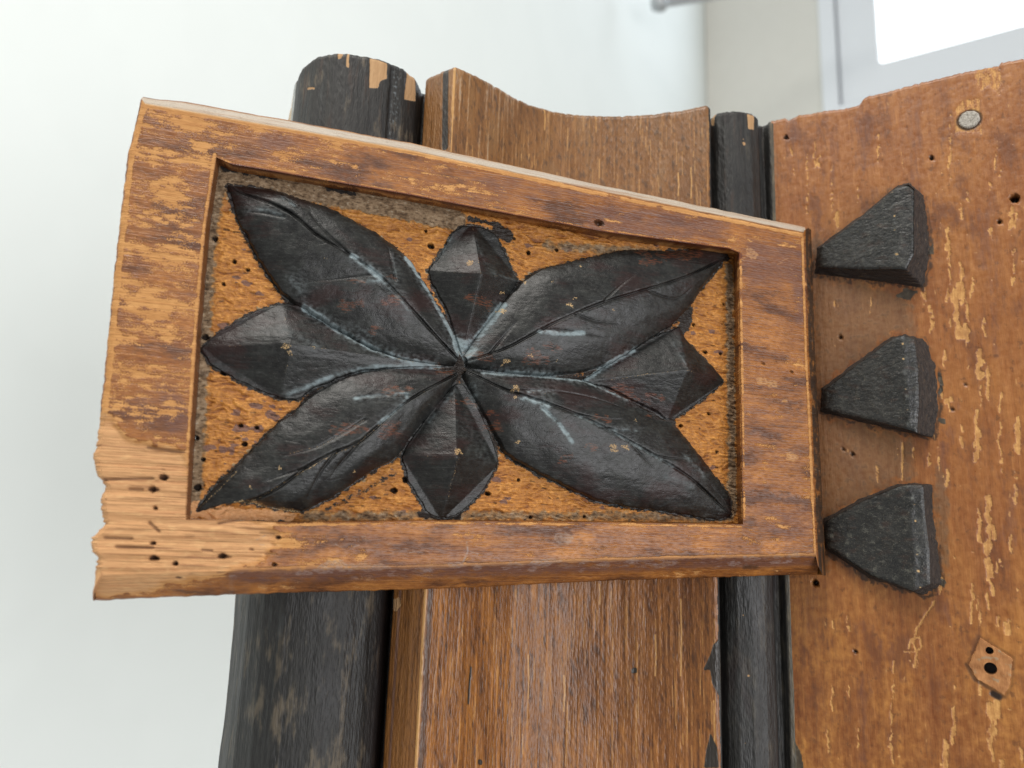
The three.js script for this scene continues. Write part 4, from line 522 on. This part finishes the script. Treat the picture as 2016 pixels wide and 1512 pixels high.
const sideTex = (() => { const ch = new Chart(0, 60, 0, 12, .08); const t = ch.paint((u, v, k, c, out) => { const st = fbm(u * .35, v * 1.2, 4), fi = noise(u * 1.6, v * 7); c[0] = 46 + st * 34 + fi * 12; c[1] = 37 + st * 30 + fi * 10; c[2] = 32 + st * 24 + fi * 8; L(c, 146, 120, 84, sst(.35, .6, fbm(u * .3 + 8, v * 1.6, 4)) * .6); out[0] = .5 + .5 * st + .2 * fi; out[1] = .7; }); for (const z of Object.values(t)) z.wrapS = z.wrapT = THREE.RepeatWrapping; return new THREE.MeshStandardMaterial({ ...t, bumpScale: .0009, roughness: 1 }); })();
for (const q of wedges) {
  const wAt = (x) => { const r = lerp(2.6, q.w, clamp((x - 1612) / 168)), f = q.w - clamp((x - 1776) / 40) * q.drop; return x < 1770 ? r : lerp(r, f, sst(1770, 1786, x)); };
  const N = 176, ring = (pts, wf) => { const P = pts.map(([x, y]) => { const w = wf(x); return [...board.hit(x, y, w), w]; }), n = P.length, out = []; for (let i = 0; i <= N; i++) { const f = i / N * n, a = Math.floor(f) % n, t = f - Math.floor(f), A = P[a], C = P[(a + 1) % n]; out.push([lerp(A[0], C[0], t), lerp(A[1], C[1], t), lerp(A[2], C[2], t)]); } return out; };
  const F = ring(q.f, wAt), D = ring(q.b, () => 0), cx = F.reduce((s, p) => s + p[0], 0) / F.length, cy = F.reduce((s, p) => s + p[1], 0) / F.length, cw = F.reduce((s, p) => s + p[2], 0) / F.length;
  const wedgeTex = wedgeMat(wedges.indexOf(q), board.hit(1784, 700)[0] - D[0][0]), T = (u, v) => wedgeTex.ch.t(u - D[0][0], v - cy + 25);
  const front = [], NR = 30; for (let r = 0; r <= NR; r++) { const f = r / NR; front.push(F.map(p => { const u = lerp(cx, p[0], f), v = lerp(cy, p[1], f), px = 1610 + (u - D[0][0]) / .165; let w = wAt(px); w += .22 * fbm(u * .25, v * .25 + q.w, 3) + .04 * noise(u * 1.2, v * 1.2) - .45 * sst(.95, 1, f); return { p: board.p(u, v, w), t: T(u, v) }; })); }
  const B = new Build(); B.grid(front, false); const m = B.mesh('wedge', wedgeTex.mat, cabinet, base); tag(m, q.label);
  const S = new Build(), rows = []; for (let r = 0; r <= 16; r++) { const f = r / 16; rows.push(F.map((p, i) => { const d = D[i], j = .8 * Math.sin(Math.PI * clamp(f * 1.02)) * fbm(i * .22, f * 4 + q.w, 4) + (f > .6 ? 1.1 * fbm(i * .3, q.w, 3) * (f - .6) * 2.5 : 0); const dx = d[0] - cx, dy = d[1] - cy, l = Math.hypot(dx, dy); return { p: board.p(lerp(p[0], d[0], f) + dx / l * j, lerp(p[1], d[1], f) + dy / l * j, lerp(p[2] - .4, -1, f) + (r === 0 ? 0 : 0)), t: [i / N * 2.2, f * .8] }; })); }
  S.grid(rows, false); S.mesh('wedge_side', sideTex, m, base);
}
{
  const [u, v] = board.hit(1908, 236), pl = (() => { const ch = new Chart(0, 8, 0, 8, .03); const t = ch.paint((x, y, k, c, out) => { const n = fbm(x * 1.1, y * 1.1, 4), cr = sst(.12, .0, Math.abs(noise(x * .8 + 3, y * .8))); c[0] = 164 + n * 26; c[1] = 158 + n * 26; c[2] = 148 + n * 26; L(c, 96, 86, 74, cr * .5); out[0] = .5 + .12 * n - .25 * cr; out[1] = .75; }); return new THREE.MeshStandardMaterial({ ...t, bumpScale: .0004, roughness: 1 }); })();
  const B = new Build(), rows = []; for (let r = 0; r <= 12; r++) { const row = []; for (let i = 0; i <= 48; i++) { const a = -i / 48 * Math.PI * 2, R = 3.05 * Math.min(r, 10) / 10 * (1 + (r >= 9 ? .05 * noise(Math.cos(a) * 3, Math.sin(a) * 3) : 0)); row.push({ p: board.p(u + R * Math.cos(a), v + R * Math.sin(a), r > 10 ? -1.5 : .5 - (r === 10 ? .25 : 0) + .12 * noise(R * Math.cos(a) * 1.5, R * Math.sin(a) * 1.5)), t: [.5 + R * Math.cos(a) / 8, .5 + R * Math.sin(a) / 8] }); } rows.push(row); }
  B.grid(rows, true); tag(B.mesh('dowel_plug', pl, cabinet, base), 'whitish round dowel end');
  const P = dq([[1930, 1256], [1962, 1276], [1993, 1296], [1991, 1322], [1989, 1346], [1977, 1369], [1950, 1352], [1922, 1336], [1907, 1308], [1918, 1283]]), cx = P.reduce((s, p) => s + p[0], 0) / P.length, cy = P.reduce((s, p) => s + p[1], 0) / P.length, hs = [[1948, 1281, .95], [1950, 1316, 1.6]].map(([x, y, r]) => [...board.hit(x, y), r]);
  const ch = new Chart(cx - 9, cx + 9, cy - 12, cy + 12, .05); const t = ch.paint((x, y, k, c, out) => { const n = fbm(x * .5, y * .3, 4), f = noise(x * 4, y * .8); c[0] = 162 + n * 36 + f * 10; c[1] = 110 + n * 32 + f * 10; c[2] = 64 + n * 26 + f * 8; L(c, 150, 132, 108, sst(.2, .5, fbm(x * .4 + 9, y * .5, 3)) * .7); for (const [hx, hy, r] of hs) { const d = Math.hypot(x - hx, y - hy); L(c, 22, 12, 7, sst(r * 1.12, r * .85, d)); } out[0] = .5 + .2 * n; out[1] = .6; });
  const pm = new THREE.MeshStandardMaterial({ ...t, bumpScale: .0004, roughness: 1 }), Q = new Build(), rr = []; for (let r = 0; r <= 60; r++) { const row = [], f = Math.min(r, 58) / 58; for (let i = 0; i <= 200; i++) { const g = i / 200 * P.length, a = Math.floor(g) % P.length, e = g - Math.floor(g), A = P[a], C = P[(a + 1) % P.length]; const jx = .45 * f * f * fbm(i * .13, 3, 4), jy = .45 * f * f * fbm(i * .13, 9, 4), x = lerp(cx, lerp(A[0], C[0], e), f) + jx, y = lerp(cy, lerp(A[1], C[1], e), f) + jy; let w = .3 + .1 * noise(x * .5, y * .5) - (r === 58 ? .2 : 0); for (const [hx, hy, R] of hs) if (Math.hypot(x - hx, y - hy) < R) w -= 3; if (r > 58) w = -1; row.push({ p: board.p(x, y, w), t: ch.t(x, y) }); } rr.push(row); }
  Q.grid(rr, false); tag(Q.mesh('patch_piece', pm, cabinet, base), 'small many sided inlaid patch with two holes');
}

renderer.render(scene, camera);
